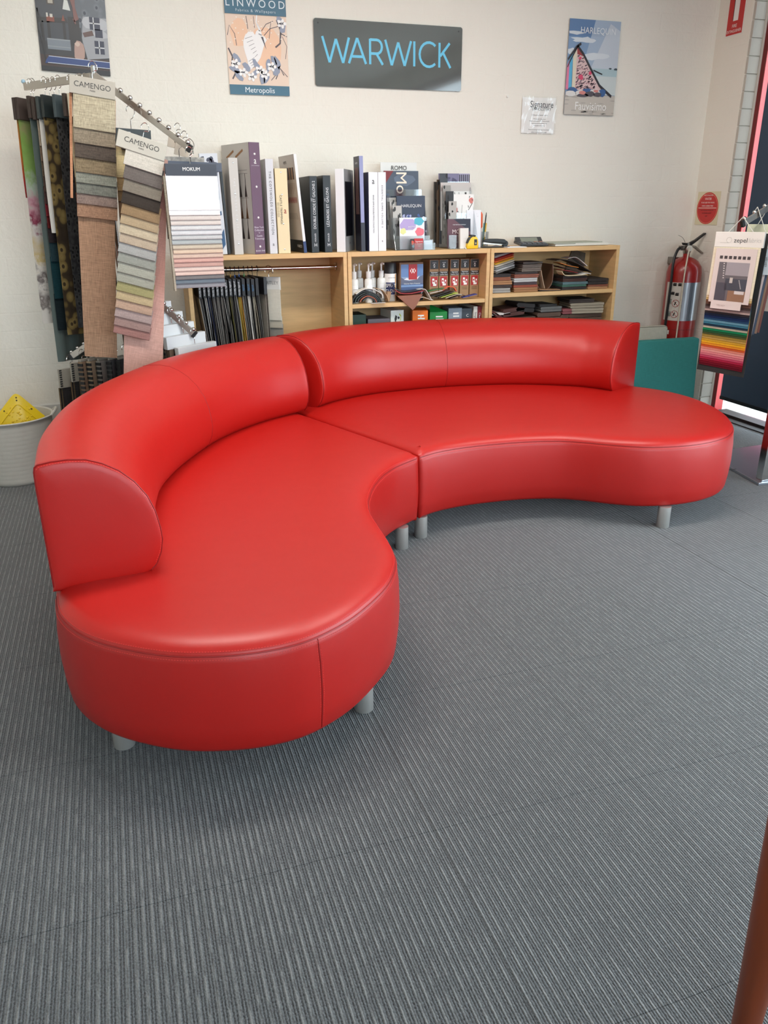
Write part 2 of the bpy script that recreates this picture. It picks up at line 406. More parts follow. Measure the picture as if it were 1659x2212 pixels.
for a, b_ in ((2.2, 4.03), (.58, 2.13), (-1.79, .52)):
    MB().box(3.682, 3.688, a, b_, .028, 2.49, PANE).build('pane', dr)
MB().box(3.535, 3.5995, -1.85, 4.06, 0, .007, DARKW).build('threshold', dr)
# exterior: pale concrete footpath and street, a low kerb
ex = MB().box(3.9, 40, -30, 40, -.3, -.03, c((205, 202, 196), .9)).box(3.55, 3.9, -1.85, 4.15, -.3, -.03, c((205, 202, 196), .9))
struct(ex.build('exterior_pavement'))
sx_ = MB().box(-30, 40, -40, -2.8, -.3, -.04, c((170, 168, 164), .9)); struct(sx_.build('exterior_street'))
pk = MB().box(4.7, 5.0, 4.6, 5.6, -.03, .5, c((214, 120, 140), .7)); pk.box(4.68, 5.02, 4.58, 5.62, .5, .56, c((225, 150, 165), .7)); struct(pk.build('exterior_planter_wall'))
# roller blind
def blind_material():
    M = bpy.data.materials.new('navy_sunscreen'); M.use_nodes = True; nt = M.node_tree; b = nt.nodes['Principled BSDF']
    b.inputs['Base Color'].default_value = lin((60, 76, 94))+(1,); b.inputs['Roughness'].default_value = .8
    t = nt.nodes.new('ShaderNodeBsdfTranslucent'); t.inputs[0].default_value = lin((64, 80, 100))+(1,)
    mx = nt.nodes.new('ShaderNodeMixShader'); mx.inputs[0].default_value = .12
    nt.links.new(b.outputs[0], mx.inputs[1]); nt.links.new(t.outputs[0], mx.inputs[2]); nt.links.new(mx.outputs[0], nt.nodes['Material Output'].inputs[0])
    return M
bl = thing('roller_blind', 'dark navy roller blind drawn almost down over the glass beside the red frame', 'blind', (3.600, 3.48, .105))
MB().box(0, .002, -1.29, .515, .02, 2.38, blind_material()).build('blind_cloth', bl)
MB().box(-.006, .010, -1.29, .515, 0, .022, c((24, 26, 30), .4)).build('bottom_rail', bl, bevel=.003)
MB().lathe([(.03, -1.29), (.03, .515)], c((40, 52, 66), .8), 16, T=Matrix.Translation((.0, 0, 2.40)) @ Matrix.Rotation(-PI/2, 4, 'X')).build('roller_tube', bl, smooth=True)

# ------------------------------------------------------------------ the red curved sofa
def leather():
    M = bpy.data.materials.new('red_leather'); M.use_nodes = True; nt = M.node_tree; b = nt.nodes['Principled BSDF']; L = nt.links.new
    b.inputs['Base Color'].default_value = lin((178, 23, 17))+(1,); b.inputs['Roughness'].default_value = .40; b.inputs['Specular IOR Level'].default_value = .55
    tc = nt.nodes.new('ShaderNodeTexCoord')
    v = nt.nodes.new('ShaderNodeTexVoronoi'); v.inputs['Scale'].default_value = 700; L(tc.outputs['Object'], v.inputs['Vector'])
    n = nt.nodes.new('ShaderNodeTexNoise'); n.inputs['Scale'].default_value = 7; n.inputs['Detail'].default_value = 2; L(tc.outputs['Object'], n.inputs['Vector'])
    b1 = nt.nodes.new('ShaderNodeBump'); b1.inputs['Strength'].default_value = .10; b1.inputs['Distance'].default_value = .0006; L(v.outputs['Distance'], b1.inputs['Height'])
    b2 = nt.nodes.new('ShaderNodeBump'); b2.inputs['Strength'].default_value = .12; b2.inputs['Distance'].default_value = .012; L(n.outputs['Fac'], b2.inputs['Height']); L(b1.outputs['Normal'], b2.inputs['Normal'])
    L(b2.outputs['Normal'], b.inputs['Normal'])
    return M
LEATHER = leather(); SEAM = c((142, 18, 18), .45); STITCH = c((226, 66, 60), .6)
def normals2(P, cyc):
    N = len(P); out = []
    for i in range(N):
        a = P[(i-1) % N] if (cyc or i) else P[i]; b = P[(i+1) % N] if (cyc or i < N-1) else P[i]
        t = (b-a); t = Vector((t.x, t.y)).normalized(); out.append(Vector((t.y, -t.x)))
    return out
def seat_body(name, root, segs, joint):
    """segs: list of polylines forming a closed counter-clockwise outline; corners between them stay crisp.
    joint: index of the segment that meets the other half (no bulge there, tighter edge)"""
    from mathutils.geometry import delaunay_2d_cdt
    P = []; jw = []; corner = [0]
    for i, s_ in enumerate(segs):
        q = resample(spline([Vector((*u, 0)) for u in s_], 12), .018)
        P += q[:-1]; jw += [1.0 if i == joint else 0.0]*(len(q)-1); corner.append(len(P))
    N = len(P); nr = normals2(P, True); corner = [k % N for k in corner]
    for k in corner:
        if jw[k-1] or jw[k]: jw[k] = 1.0
    # outward normal for a ccw outline
    prof = [(-.05, .088), (-.022, .090), (-.008, .096), (.000, .108), (.006, .16), (.009, .22), (.007, .29), (.002, .335), (-.0005, .349), (-.0028, .352),
            (-.003, .354), (-.0035, .357), (-.0085, .3635), (-.018, .3705), (-.032, .3765), (-.052, .381)]
    pj = [(-.05, .088), (-.022, .090), (-.008, .093), (-.003, .098), (.0, .16), (.0, .22), (.0, .29), (.0, .335), (.0, .349), (-.0006, .354),
            (-.0012, .358), (-.002, .361), (-.005, .366), (-.012, .3715), (-.028, .377), (-.050, .381)]
    b = MB(); vs = []; fs = []
    for (d, z), (dj, zj) in zip(prof, pj):
        ring = [P[i].to_2d()+nr[i]*(dj if jw[i] else d) for i in range(N)]
        if d < -.025:
            for _ in range(int(-d*160)):
                ring = [ring[i]*.5+(ring[i-1]+ring[(i+1) % N])*.25 for i in range(N)]
        rz_ = [zj if jw[i] else z for i in range(N)]
        if -.04 < d < -.008:
            near_ = [k for k in range(N) if min(min(abs(k-e), N-abs(k-e)) for e in corner if jw[e]) <= 7]
            for _ in range(7):
                nw = {k: (ring[k]*.5+(ring[k-1]+ring[(k+1) % N])*.25, rz_[k]*.5+(rz_[k-1]+rz_[(k+1) % N])*.25) for k in near_}
                for k, (q, z_) in nw.items(): ring[k] = q; rz_[k] = z_
        vs += [(q.x, q.y, rz_[i]) for i, q in enumerate(ring)]
    K = len(prof)
    for i in range(K-1):
        for k in range(N): fs.append((i*N+k, i*N+(k+1) % N, (i+1)*N+(k+1) % N, (i+1)*N+k))
    fs.append(tuple(range(N-1, -1, -1)))
    ring = [Vector(vs[(K-1)*N+k][:2]) for k in range(N)]
    pts = list(ring); x0, x1 = min(q.x for q in ring), max(q.x for q in ring); y0, y1 = min(q.y for q in ring), max(q.y for q in ring)
    def inside(q):
        t = False
        for i in range(N):
            a, e = ring[i-1], ring[i]
            if (a.y > q.y) != (e.y > q.y) and q.x < (e.x-a.x)*(q.y-a.y)/(e.y-a.y)+a.x: t = not t
        return t
    for i in range(int((x1-x0)/.035)+1):
        for j in range(int((y1-y0)/.035)+1):
            q = Vector((x0+.035*i+.0175*(j % 2), y0+.035*j))
            if inside(q) and min((q-e).length for e in ring) > .02: pts.append(q)
    co, _, fc, ov, _, _ = delaunay_2d_cdt(pts, [(i, (i+1) % N) for i in range(N)], [], 1, 1e-6)
    idx = {}
    for i, q in enumerate(co):
        src = [k for k in ov[i] if k < N]
        if src: idx[i] = (K-1)*N+src[0]
        else:
            dd = min((q-e).length for e in ring); vs.append((q.x, q.y, .381+.0055*(1-math.exp(-dd/.07)))); idx[i] = len(vs)-1
    for f in fc: fs.append(tuple(idx[k] for k in f))
    b.add(vs, fs, LEATHER)
    o = b.build(name, root, smooth='all')
    return o, P, nr
def seams(root, pts, r_=.0016, nm='seam'):
    return MB().tube(pts, r_, SEAM, 6).build(nm, root, smooth=True)
def stitches(root, pts, nrm, gap=.0065):
    b = MB(); acc = resample(pts, gap)
    for a, q in zip(acc[:-1:1], acc[1::1]):
        d = q-a; e = a+d*.55
        b.tube([a, e], .0007, STITCH, 4)
    o = b.build('stitching', root); o['kind'] = 'stuff'; return o
BP = [(-.004, .368), (.0, .38), (0, .45), (0, .55), (0, .64), (.001, .685), (.004, .697), (.011, .7025), (.04, .707), (.08, .7085), (.12, .704), (.156, .690), (.193, .667), (.226, .634), (.252, .593), (.267, .55), (.275, .502), (.2765, .47), (.270, .436), (.256, .405), (.24, .388), (.21, .376), (.19, .370), (.08, .366)]
def backrest(root, path, trim):
    """the rounded back profile swept along the outer edge of the seat; path runs so that the inside lies to its right"""
    P = spline([Vector((*u, 0)) for u in path], 14)
    if trim: k = 0 if trim < 0 else -1; q = P[k]; P = [e for e in P if (e-q).length > .018]; P = ([q.lerp(P[0], .65)]+P) if trim < 0 else (P+[q.lerp(P[-1], .65)])
    P = resample(P, .02); N = len(P); nr = normals2(P, False); K = len(BP)
    vs = []; fs = []
    inner = [P[i].to_2d() for i in range(N)]
    for i in range(N):
        for u, z in BP:
            q = inner[i]+nr[i]*u; vs.append((q.x, q.y, z))
    for i in range(N-1):
        for k in range(K): fs.append((i*K+k, i*K+(k+1) % K, (i+1)*K+(k+1) % K, (i+1)*K+k))
    b = MB(); b.add(vs, fs, LEATHER)
    ends = []
    for i, sgn in ((0, -1), (N-1, 1)):
        t = (P[min(i+1, N-1)]-P[max(i-1, 0)]).normalized()*sgn
        ring0 = [Vector(vs[i*K+k]) for k in range(K)]; cen = Vector((0, 0, 0))
        for q in ring0: cen += q/K
        rings = [ring0]; 
        for sc, off in ((.985, .0030), (.95, .0055), (.86, .008), (.6, .0095)):
            rings.append([cen+(q-cen)*sc+t*off for q in ring0])
        vv = [q for rg in rings for q in rg]+[cen+t*.010]; ff = []
        for a in range(len(rings)-1):
            for k in range(K): ff.append((a*K+k, a*K+(k+1) % K, (a+1)*K+(k+1) % K, (a+1)*K+k))
        a = len(rings)-1
        for k in range(K): ff.append((a*K+k, a*K+(k+1) % K, len(rings)*K))
        b.add(vv, ff, LEATHER); ends.append((ring0, t, cen))
    o = b.build('backrest', root, smooth='all')
    bm = bmesh.new(); bm.from_mesh(o.data); bmesh.ops.remove_doubles(bm, verts=bm.verts, dist=1e-5); bmesh.ops.recalc_face_normals(bm, faces=bm.faces); bm.to_mesh(o.data); bm.free()
    o.data.set_sharp_from_angle(angle=math.radians(50))
    for ring0, t, cen in ends:
        pts = [q+(q-cen).normalized()*.0003+t*.0005 for q in ring0[1:21]]
        seams(o, pts, .0017)
        st = [cen+(q-cen)*.972+t*.0042 for q in ring0[6:20]]
        stitches(o, spline(st, 4), None)
    # sewn joint part of the way along
    return o, P, nr
def back_seam(o, P, nr, f):
    i = int(len(P)*f); pts = [Vector((*(P[i].to_2d()+nr[i]*u), z))+Vector((nr[i].x, nr[i].y, 0))*0 for u, z in BP[5:22]]
    cen = sum(pts, Vector())/len(pts); pts = [q+(q-cen).normalized()*.0002 for q in pts]
    seams(o, pts, .0012)
def leg(root, x, y_):
    MB().lathe([(.0255, 0), (.0265, .0015), (.0265, .092)], STEEL, 28, x, y_).build('leg', root, smooth=True)
JA, JB = (1.052, 2.738), (.690, 3.726)            # the joint between the halves
LO = [(.680, 3.722), (.615, 3.687), (.43, 3.569), (.259, 3.420), (.1, 3.226), (-.052, 2.955), (-.134, 2.763), (-.190, 2.582), (-.226, 2.362), (-.241, 2.173), (-.236, 1.945)]
LF = [(-.236, 1.945), (-.226, 1.845), (-.188, 1.747), (-.13, 1.668), (-.051, 1.6), (.027, 1.552), (.105, 1.524), (.184, 1.508), (.27, 1.508), (.344, 1.528), (.435, 1.579), (.523, 1.657), (.592, 1.738), (.641, 1.832), (.661, 1.90), (.674, 1.998), (.681, 2.105), (.691, 2.214), (.711, 2.302), (.736, 2.37), (.777, 2.455), (.836, 2.549), (.897, 2.62), (.955, 2.668), (1.045, 2.726)]
near = thing('curved_sofa', 'near half of the red leather curved sofa, its rounded seat end in the foreground', 'sofa', (0, 0, 0), group='halves of the red sofa')
lseat, P, nr = seat_body('seat', near, [LF, [(1.045, 2.726), (.680, 3.722)], LO], 1)
n0 = len(resample(spline([Vector((*u, 0)) for u in LF], 12), .018))-1
edge = [Vector((*(P[i].to_2d()+nr[i]*-.0022), .353)) for i in range(0, n0)]
seams(lseat, edge, .0017)
stitches(lseat, [Vector((*(P[i].to_2d()+nr[i]*.0012), .3455)) for i in range(0, n0)], None)
stitches(lseat, [Vector((*(P[i].to_2d()+nr[i]*-.0066), .3625)) for i in range(0, n0)], None)
def side_seam(seat, P, nr, x, y_):
    i = min(range(len(P)), key=lambda k: (P[k].x-x)**2+(P[k].y-y_)**2)
    q = P[i].to_2d(); t = Vector((-nr[i].y, nr[i].x))
    for off, rr in ((0, .0014),):
        seams(seat, [Vector((*(q+nr[i]*(d+.0004)+t*off), z)) for d, z in ((-.001, .350), (.002, .335), (.007, .29), (.009, .22), (.006, .16), (0, .108))], rr)
    for off in (-.005, .005):
        stitches(seat, [Vector((*(q+nr[i]*(d+.0003)+t*off), z)) for d, z in ((.002, .335), (.007, .29), (.009, .22), (.006, .16), (0, .108))], None)
side_seam(lseat, P, nr, .344, 1.53)
lb, BPth, bn = backrest(near, LO[::-1], 1)
back_seam(lb, BPth, bn, .60)
for x, y_ in ((-.115, 1.765), (.505, 1.712), (.965, 2.69), (.61, 3.53), (.0, 2.85)): leg(near, x, y_)
far = thing('curved_sofa', 'far half of the red leather curved sofa, its rounded seat end near the window', 'sofa', (0, 0, 0), group='halves of the red sofa')
RF = [(1.0555, 2.732), (1.147, 2.772), (1.248, 2.793), (1.344, 2.799), (1.439, 2.796), (1.532, 2.787), (1.621, 2.768), (1.703, 2.738), (1.775, 2.691), (1.84, 2.636), (1.907, 2.586), (1.978, 2.546), (2.063, 2.522), (2.158, 2.511), (2.273, 2.524), (2.400, 2.575), (2.515, 2.682), (2.615, 2.85), (2.668, 3.02), (2.680, 3.17), (2.655, 3.31), (2.60, 3.42), (2.553, 3.478)]
RO = [(2.553, 3.478), (2.49, 3.585), (2.389, 3.700), (2.195, 3.830), (1.984, 3.920), (1.745, 3.972), (1.533, 3.992), (1.318, 3.982), (1.148, 3.960), (.971, 3.905), (.815, 3.825), (.690, 3.729)]
rseat, P, nr = seat_body('seat', far, [RF, RO, [(.690, 3.729), (1.0555, 2.732)]], 2)
n0 = len(resample(spline([Vector((*u, 0)) for u in RF], 12), .018))-1
edge = [Vector((*(P[i].to_2d()+nr[i]*-.0022), .353)) for i in range(0, n0)]
seams(rseat, edge, .0015)
stitches(rseat, [Vector((*(P[i].to_2d()+nr[i]*.0012), .3455)) for i in range(0, n0)], None)
rb, BPth, bn = backrest(far, RO[::-1], -1)
back_seam(rb, BPth, bn, .46)
for x, y_ in ((1.078, 2.772), (2.08, 2.53), (2.52, 3.25), (1.6, 3.85), (.82, 3.72)): leg(far, x, y_)

# ------------------------------------------------------------------ bookcases along the back wall
YF, YB, ZT = 4.06, 4.345, 1.054
def bookcase(label, x0, x1, shelves, rail=False):
    t = thing('bookcase', label, 'bookcase', (x0, YF, 0), 0, 'birch bookcases along the back wall'); w = x1-x0; d = YB-YF
    for a, b_ in ((0, .020), (w-.020, w)): MB().box(a, b_, 0, d, 0, ZT-.0008, BIRCH).build('side_panel', t, bevel=.001)
    MB().box(.020, w-.020, .0005, d, ZT-.024, ZT-.0008, BIRCH).build('top_panel', t, bevel=.001)
    MB().box(.020, w-.020, d-.008, d-.001, .06, ZT-.024, BIRCH).build('back_panel', t)
    MB().box(.020, w-.020, .002, d-.008, .06, .082, BIRCH).build('bottom_panel', t, bevel=.001)
    MB().box(.020, w-.020, .03, .045, 0, .06, BIRCH).build('plinth', t)
    for z in shelves: MB().box(.020, w-.020, .004, d-.008, z-.022, z-.0012, BIRCH).build('shelf', t, bevel=.001)
    if rail:
        rr = MB().tube([(.02, .14, .977), (w-.02, .14, .974)], .0105, CHROME, 16).build('hanging_rail', t, smooth=True)
        for x in (.0235, w-.0235):
            MB().lathe([(.0, -.004), (.020, -.004), (.020, .0), (.014, .006), (.0, .006)], CHROME, 16, T=Matrix.Translation((x, .14, .976)) @ Matrix.Rotation(PI/2, 4, 'Y')).build('rail_socket', rr, smooth=True)
    return t
bookcase('birch bookcase with a chrome hanging rail full of black sample hangers', .345, 1.1565, [], True)
bookcase('birch bookcase in the middle, holding bottles, boxed kits and colour boxes', 1.1605, 1.9685, [.791, .54])
bookcase('birch bookcase at the end, stacked with folded leather swatches', 1.9725, 2.788, [.813, .585])

def screwheads(root, pts, m=CHROME, r_=.0045):
    for x, z in pts:
        MB().lathe([(0, .0025), (r_*.7, .002), (r_, 0), (r_, -.002)], m, 12, T=Matrix.Translation((x, 0, z)) @ Matrix.Rotation(PI/2, 4, 'X')).build('screw_post', root, smooth=True)
def book(label, x0, x1, y, h, spine, cover, d=.26, yaw=0, lean=0, pages=(225, 220, 208), z=ZT, name='sample_book', grp='sample books on top of the bookcases', binder=False):
    """standing book, spine towards -Y; local x runs across the spine"""
    w = x1-x0; t = thing(name, label, 'book', (x0, y, z), 0, grp, rot=(0, lean, yaw)); k = .0035
    MB().box(0, w, 0, .004, 0, h, spine).build('spine', t, bevel=.0012)
    for a in (0, w-k): MB().box(a, a+k, .0042, d, 0, h, cover).build('cover_board', t)
    MB().box(k+.0005, w-k-.0005, .006, d-.006, .004, h-.005, c(pages, .85)).build('page_block', t)
    return t, w
GREYB = c((196, 192, 186), .55); OFFW = c((226, 226, 226), .5); CREAM = c((226, 208, 168), .55); PLUM = c((104, 78, 98), .55); BLKB = c((30, 33, 36), .4); INK = c((70, 66, 66), .7); SIL = c((222, 222, 224), .45)
UP = (PI/2, -PI/2, 0); DN = (PI/2, PI/2, 0)       # lettering that reads up / down a spine
# pattern board half hidden behind the pale swatches
t = thing('sample_book', 'tall pale sample book with blue brushwork, half hidden behind the white swatch fan', 'book', (.470, 4.10, ZT), 0, 'sample books on top of the bookcases', rot=(0, -.03, 0))
MB().box(0, .085, 0, .03, 0, .455, c((206, 210, 216), .5)).build('cover_board', t, bevel=.001)
SC = c((72, 76, 92), .6); SB = c((56, 92, 128), .6); SB2 = c((150, 172, 192), .6)
decal('brushwork_print', t, .085, .455, [(SC, [blob(.15+random.random()*.7, .62+random.random()*.34, .10, .022, 8, .3, random.uniform(-.1, .1)) for _ in range(22)]),
      (SB2, [blob(.2+random.random()*.6, .10+random.random()*.4, .25, .05, 8, .4, .7) for _ in range(7)]), (SB, [[(.0, .0), (.55, 0), (.95, .10), (.95, .26), (.6, .16), (.25, .30), (0, .22)], stroke([(.1, .5), (.5, .38), (.9, .42)], .04)])])
MB().box(.0885, .100, .0, .10, 0, .38, BLKB).build('dark_insert', t)
t, w = book('pale grey sample book with four screw posts, nearest the swatch rack', .588, .632, 4.078, .437, GREYB, GREYB, .15, .08)
screwheads(t, [(w/2, .05), (w/2, .16), (w/2, .28), (w/2, .415)])
txt(t, 'THE WINDSOR COLLECTION', .013, (w/2, -.001, .20), SIL, DN, space=1.9)
t, w = book('thick sample book with plum spine and pictures of tassels on its cover', .690, .748, 4.078, .506, PLUM, GREYB, .27, .36)
screwheads(t, [(w/2, .035), (w/2, .17), (w/2, .31), (w/2, .455)], WHITE, .0055)
for s_, z in (('New York', .125), ('Collection', .112), ("'n'", .10), ('Castle', .085), ('Trimmings', .072)): txt(t, s_, .0125, (w/2, -.001, z), c((214, 206, 214), .6))
txt(t, 'BOOK ONE', .010, (w/2, -.001, .015), c((214, 206, 214), .6)); txt(t, 'a', .042, (w/2, -.001, .425), WHITE, sx=.8)
txt(t, 'CASTLE TRIMMINGS', .0048, (w/2, -.001, .404), c((214, 206, 214), .6))
# tassel pictures printed on the left cover (the face that looks towards -X)
ar = MB(); TD = c((52, 40, 40), .7); TB = c((96, 62, 32), .7); TAN = c((150, 110, 74), .7)
def on_left(pts, lay=0): return [(-.0004-.0002*lay, y_, z) for y_, z in pts]
for j, (zc, cl) in enumerate(((.30, TD), (.20, TB), (.105, TD))):
    for yy in (.055, .105):
        ar.add(on_left([(yy-.002, zc+.07), (yy+.002, zc+.07), (yy+.003, zc+.02), (yy+.012, zc-.035), (yy-.012, zc-.035), (yy-.003, zc+.02)]), [tuple(range(6))], cl)
for yy in (.06, .15): ar.add(on_left(stroke([(yy, .475), (yy+.075, .445)], .011)), [(0, 1, 2, 3)], TAN)
for z in (.37, .385, .26, .165): ar.add(on_left(rect(.03, .13, z, z+.0012)), [(0, 1, 2, 3)], INK)
ar.build('tassel_print', t)['kind'] = 'stuff'
t, w = book('slim white-grey sample book between the plum and the cream one', .764, .802, 4.078, .434, c((206, 206, 210), .5), c((206, 206, 210), .5))
txt(t, 'THE COTSWOLDS COLLECTION', .0165, (w/2, -.001, .235), INK, DN, space=1.25); txt(t, 'a', .022, (w/2, -.001, .045), INK)
t, w = book('cream sample book with four screw posts and red script initial', .808, .868, 4.078, .392, CREAM, CREAM)
screwheads(t, [(w/2, .02), (w/2, .14), (w/2, .275), (w/2, .375)])
txt(t, 'CASTLE TRIMMINGS', .015, (w/2-.008, -.001, .205), INK, DN); txt(t, 'a', .04, (w/2+.012, -.001, .20), c((150, 40, 40), .6), sx=.8)
for k in (0, 1): txt(t, 'BRAIDS CORDS AND FRINGES', .005, (w/2-.019-.006*k, -.001, .205), INK, DN)
t, w = book('white sample book leaning left, with braid samples on its cover', .9395, .9535, 4.085, .458, OFFW, c((198, 192, 186), .6), .25, .10, -.075)
MB().box(-.0006, w+.0006, -.0012, .0, .0, .055, c((36, 58, 104), .5)).build('spine_label', t)
ar = MB()
for k in range(9): ar.add(on_left(rect(.03+.02*k, .045+.02*k, .345, .40)), [(0, 1, 2, 3)], TAN if k % 2 else TD)
for k in range(9): ar.add(on_left([(y_+.035+.02*k, z) for y_, z in blob(0, .25, .006, .016, 8, 0)]), [tuple(range(8))], c((150, 44, 52), .7))
for k in range(12): ar.add(on_left(rect(.03+.014*k, .036+.014*k, .30-.01*(k % 3), .33)), [(0, 1, 2, 3)], c((176, 160, 150), .7))
for k in range(8): ar.add(on_left(stroke([(.04+.02*k, .16), (.048+.02*k, .19)], .003)), [(0, 1, 2, 3)], INK)
ar.add(on_left(rect(.0, .25, 0, .06)), [(0, 1, 2, 3)], BLKB)
ar.build('braid_print', t)['kind'] = 'stuff'
txt(t, 'NEMO', .018, (-.001, .15, .425), INK, (PI/2, 0, -PI/2)); txt(t, 'WABCO', .02, (-.0012, .06, .03), SIL, (PI/2, 0, -PI/2))
for lb_, x0, x1, h, s_ in (('black binder standing beside the leaning white book', .979, 1.017, .359, 'DOUBLE CORDE ET GALONS 2'), ('black binder standing next to the white framed binder', 1.0475, 1.0865, .362, 'LÉZARDES ET GALONS')):
    t, w = book(lb_, x0, x1, 4.083, h, BLKB, c((24, 32, 34), .35), .26)
    txt(t, s_, .019, (w*.55, -.001, .225 if '2' in s_ else .215), SIL, UP, sx=.85 if '2' in s_ else .95); txt(t, 'HOULÈS', .011, (w*.55, -.001, .072), SIL, UP); txt(t, 'H', .022, (w*.55, -.001, .036), SIL)
    txt(t, 'PARIS', .006, (w*.2, -.001, .25), SIL, UP)
t, w = book('white binder turned to show its grey cover with a black window', 1.111, 1.156, 4.085, .392, c((232, 232, 234), .4), c((150, 150, 150), .5), .22, -.50)
ar = MB(); q = w+.0004
ar.add([(q, .022, .075), (q, .185, .075), (q, .185, .335), (q, .022, .335)], [(0, 1, 2, 3)], c((16, 16, 18), .3)); ar.build('window_print', t)
txt(t, 'NEWS', .012, (w+.001, .11, .04), INK, (PI/2, 0, PI/2))
t, w = book('tall slim lavender-edged book leaning beside the white double binder', 1.243, 1.263, 4.083, .452, c((142, 146, 186), .4), c((44, 44, 54), .4), .10, .0, -.012)
ar = MB(); ar.add(on_left(rect(.02, .08, .18, .40)), [(0, 1, 2, 3)], c((120, 96, 92), .6)); ar.build('cover_print', t)
txt(t, 'NAMES', .014, (-.001, .05, .42), SIL, (PI/2, 0, -PI/2))
MB().box(-.0005, w+.0005, -.0012, 0, 0, .14, c((40, 40, 52), .4)).build('spine_label', t)
for lb_, x0, x1, s_ in (('white binder with dark blue side, left of the white pair', 1.284, 1.3325, 'BRAID GIMP & DOUBLE PIPING COLLECTION'), ('white binder beside the acrylic leaflet rack, right of the white pair', 1.3345, 1.376, 'ESSENTIAL GIMPS VOLUME II')):
    t, w = book(lb_, x0, x1, 4.078, .378, c((228, 229, 232), .45), c((60, 70, 110), .4) if 'BRAID' in s_ else c((228, 229, 232), .45), .24)
    if 'BRAID' in s_: txt(t, s_, .0095, (w/2, -.001, .18), INK, DN, sx=.95); txt(t, 'a', .04, (w/2, -.001, .335), c((20, 20, 20), .6), sx=.8)
    else: txt(t, s_, .012, (w/2, -.001, .215), INK, DN, space=1.35); txt(t, 'a', .016, (w/2, -.001, .05), INK)

# ---- acrylic leaflet racks with their leaflets
def holder(label, x, y_, tiers, w):
    t = thing('leaflet_holder', label, 'holder', (x, y_, ZT), 0, 'acrylic leaflet holders')
    D = max(q[0] for q in tiers)+.02; H = max(q[2] for q in tiers)
    for dy, z0, z1 in tiers:
        MB().box(0, w, dy, dy+.002, z0, z1, ACRYL).build('tier_front', t)
    for a in (0, w-.002): MB().xprism([(.0, 0), (D, 0), (D, H+.03), (D-.03, H+.03)], a, a+.002, ACRYL).build('side_panel', t)
    MB().box(0, w, 0, D, 0, .002, ACRYL).build('base_panel', t)
    MB().box(0, w, D-.002, D, 0, H+.06, ACRYL).build('back_panel', t)
    return t
def brochure(label, x, y_, z, w, h, layers, base=PAPER, texts=(), thick=.004, lean=-.06, yaw=0, name='brochure', cat='brochure', grp='brochures in the acrylic holders'):
    t = thing(name, label, cat, (x, y_, z), 0, grp, rot=(lean, 0, yaw))
    MB().box(0, w, 0, thick, 0, h, base).build('sheet', t)
    if layers: decal('cover_print', t, w, h, layers)
    for s_, u, v, size, m_, *k in texts: txt(t, s_, size, (u*w, -.0045, v*h), m_, **(k[0] if k else {}))
    return t
holder('clear acrylic leaflet holder beside the white binders', 1.432, 4.088, [(.02, .002, .07), (.07, .05, .16), (.13, .10, .24)], .20)
NAVY = c((34, 42, 66), .4); SLATE = c((66, 76, 92), .45)
brochure('white brochure topmost in the first acrylic holder', 1.418, 4.275, ZT+.15, .205, .285, [], c((226, 224, 220), .5), [('ROMO', .5, .90, .03, INK)])
brochure('dark brochure with big cream lettering, second from the top', 1.424, 4.238, ZT+.10, .195, .292, [(SLATE, [rect(0, 1, 0, 1)]), (c((92, 104, 122), .5), [blob(.6, .85, .3, .1, 9), blob(.5, .3, .4, .15, 9)]), (c((120, 30, 36), .5), [[(.0, .75), (0, 1), (.28, 1)]]),
    (c((44, 40, 44), .5), [rect(.36, .62, .42, .68)]), (c((222, 108, 66), .5), [[(.45, .33), (.60, .42), (.66, .36), (.52, .28)]]), (c((28, 30, 36), .5), [stroke([(.6, .5), (.95, .35)], .02), stroke([(.6, .4), (.95, .45)], .02), stroke([(.75, .3), (.8, .6)], .02)]),
    (c((60, 96, 140), .5), [rect(.06, .14, .30, .62)])], SLATE, [('Mo', .48, .80, .085, c((240, 226, 206), .5), {'rot': (PI/2, PI/2, 0)})])
FL = [c((96, 92, 150), .5), c((168, 170, 206), .5), c((204, 214, 226), .5), c((62, 84, 140), .5)]
brochure('navy brochure with scattered pale flowers', 1.472, 4.175, ZT+.06, .160, .208, [(NAVY, [rect(0, 1, 0, 1)])]+[(m_, [blob(random.random()*.9+.05, random.random()*.5+.04, .05, .04, 7, .4) for _ in range(14)]) for m_ in FL]+[(c((192, 60, 64), .5), [blob(.3, .25, .04, .03), blob(.55, .12, .04, .03)])], NAVY,
         [('HARLEQUIN', .5, .76, .021, c((224, 224, 226), .5))])
brochure('white brochure with watercolour washes in violet, teal, coral and yellow', 1.468, 4.122, ZT+.003, .140, .158, [(c((176, 160, 206), .6), [blob(.35, .78, .35, .2, 12)]), (c((84, 176, 196), .6), [blob(.78, .88, .2, .12, 12)]), (c((232, 116, 130), .6), [blob(.80, .55, .17, .14, 12)]), (c((222, 222, 150), .6), [blob(.14, .58, .12, .10, 12)])], c((240, 240, 242), .5),
         [('INSTYLE', .5, .70, .013, WHITE), ('INTERIOR FINISHES', .5, .63, .006, WHITE)])
brochure('dark patterned leaflet peeping out on the right of the white one', 1.578, 4.142, ZT+.003, .05, .14, [(c((160, 156, 170), .6), [blob(random.random(), random.random(), .12, .05, 7, .4) for _ in range(9)])], c((56, 54, 70), .5))
for k in range(3): brochure(('short', 'middle', 'tall')[k]+' black and white leaflet edge in the first holder, left side', 1.446-.008*k, 4.165+.022*k, ZT+.05, .05, .17+.02*k, [(c((60, 60, 60), .6), [blob(random.random(), random.random(), .1, .06, 7, .4) for _ in range(12)])], c((190, 186, 180), .6))
ch = thing('card_holder', 'small clear card holder with cards, in front of the first leaflet holder', 'holder', (1.512, 4.068, ZT))
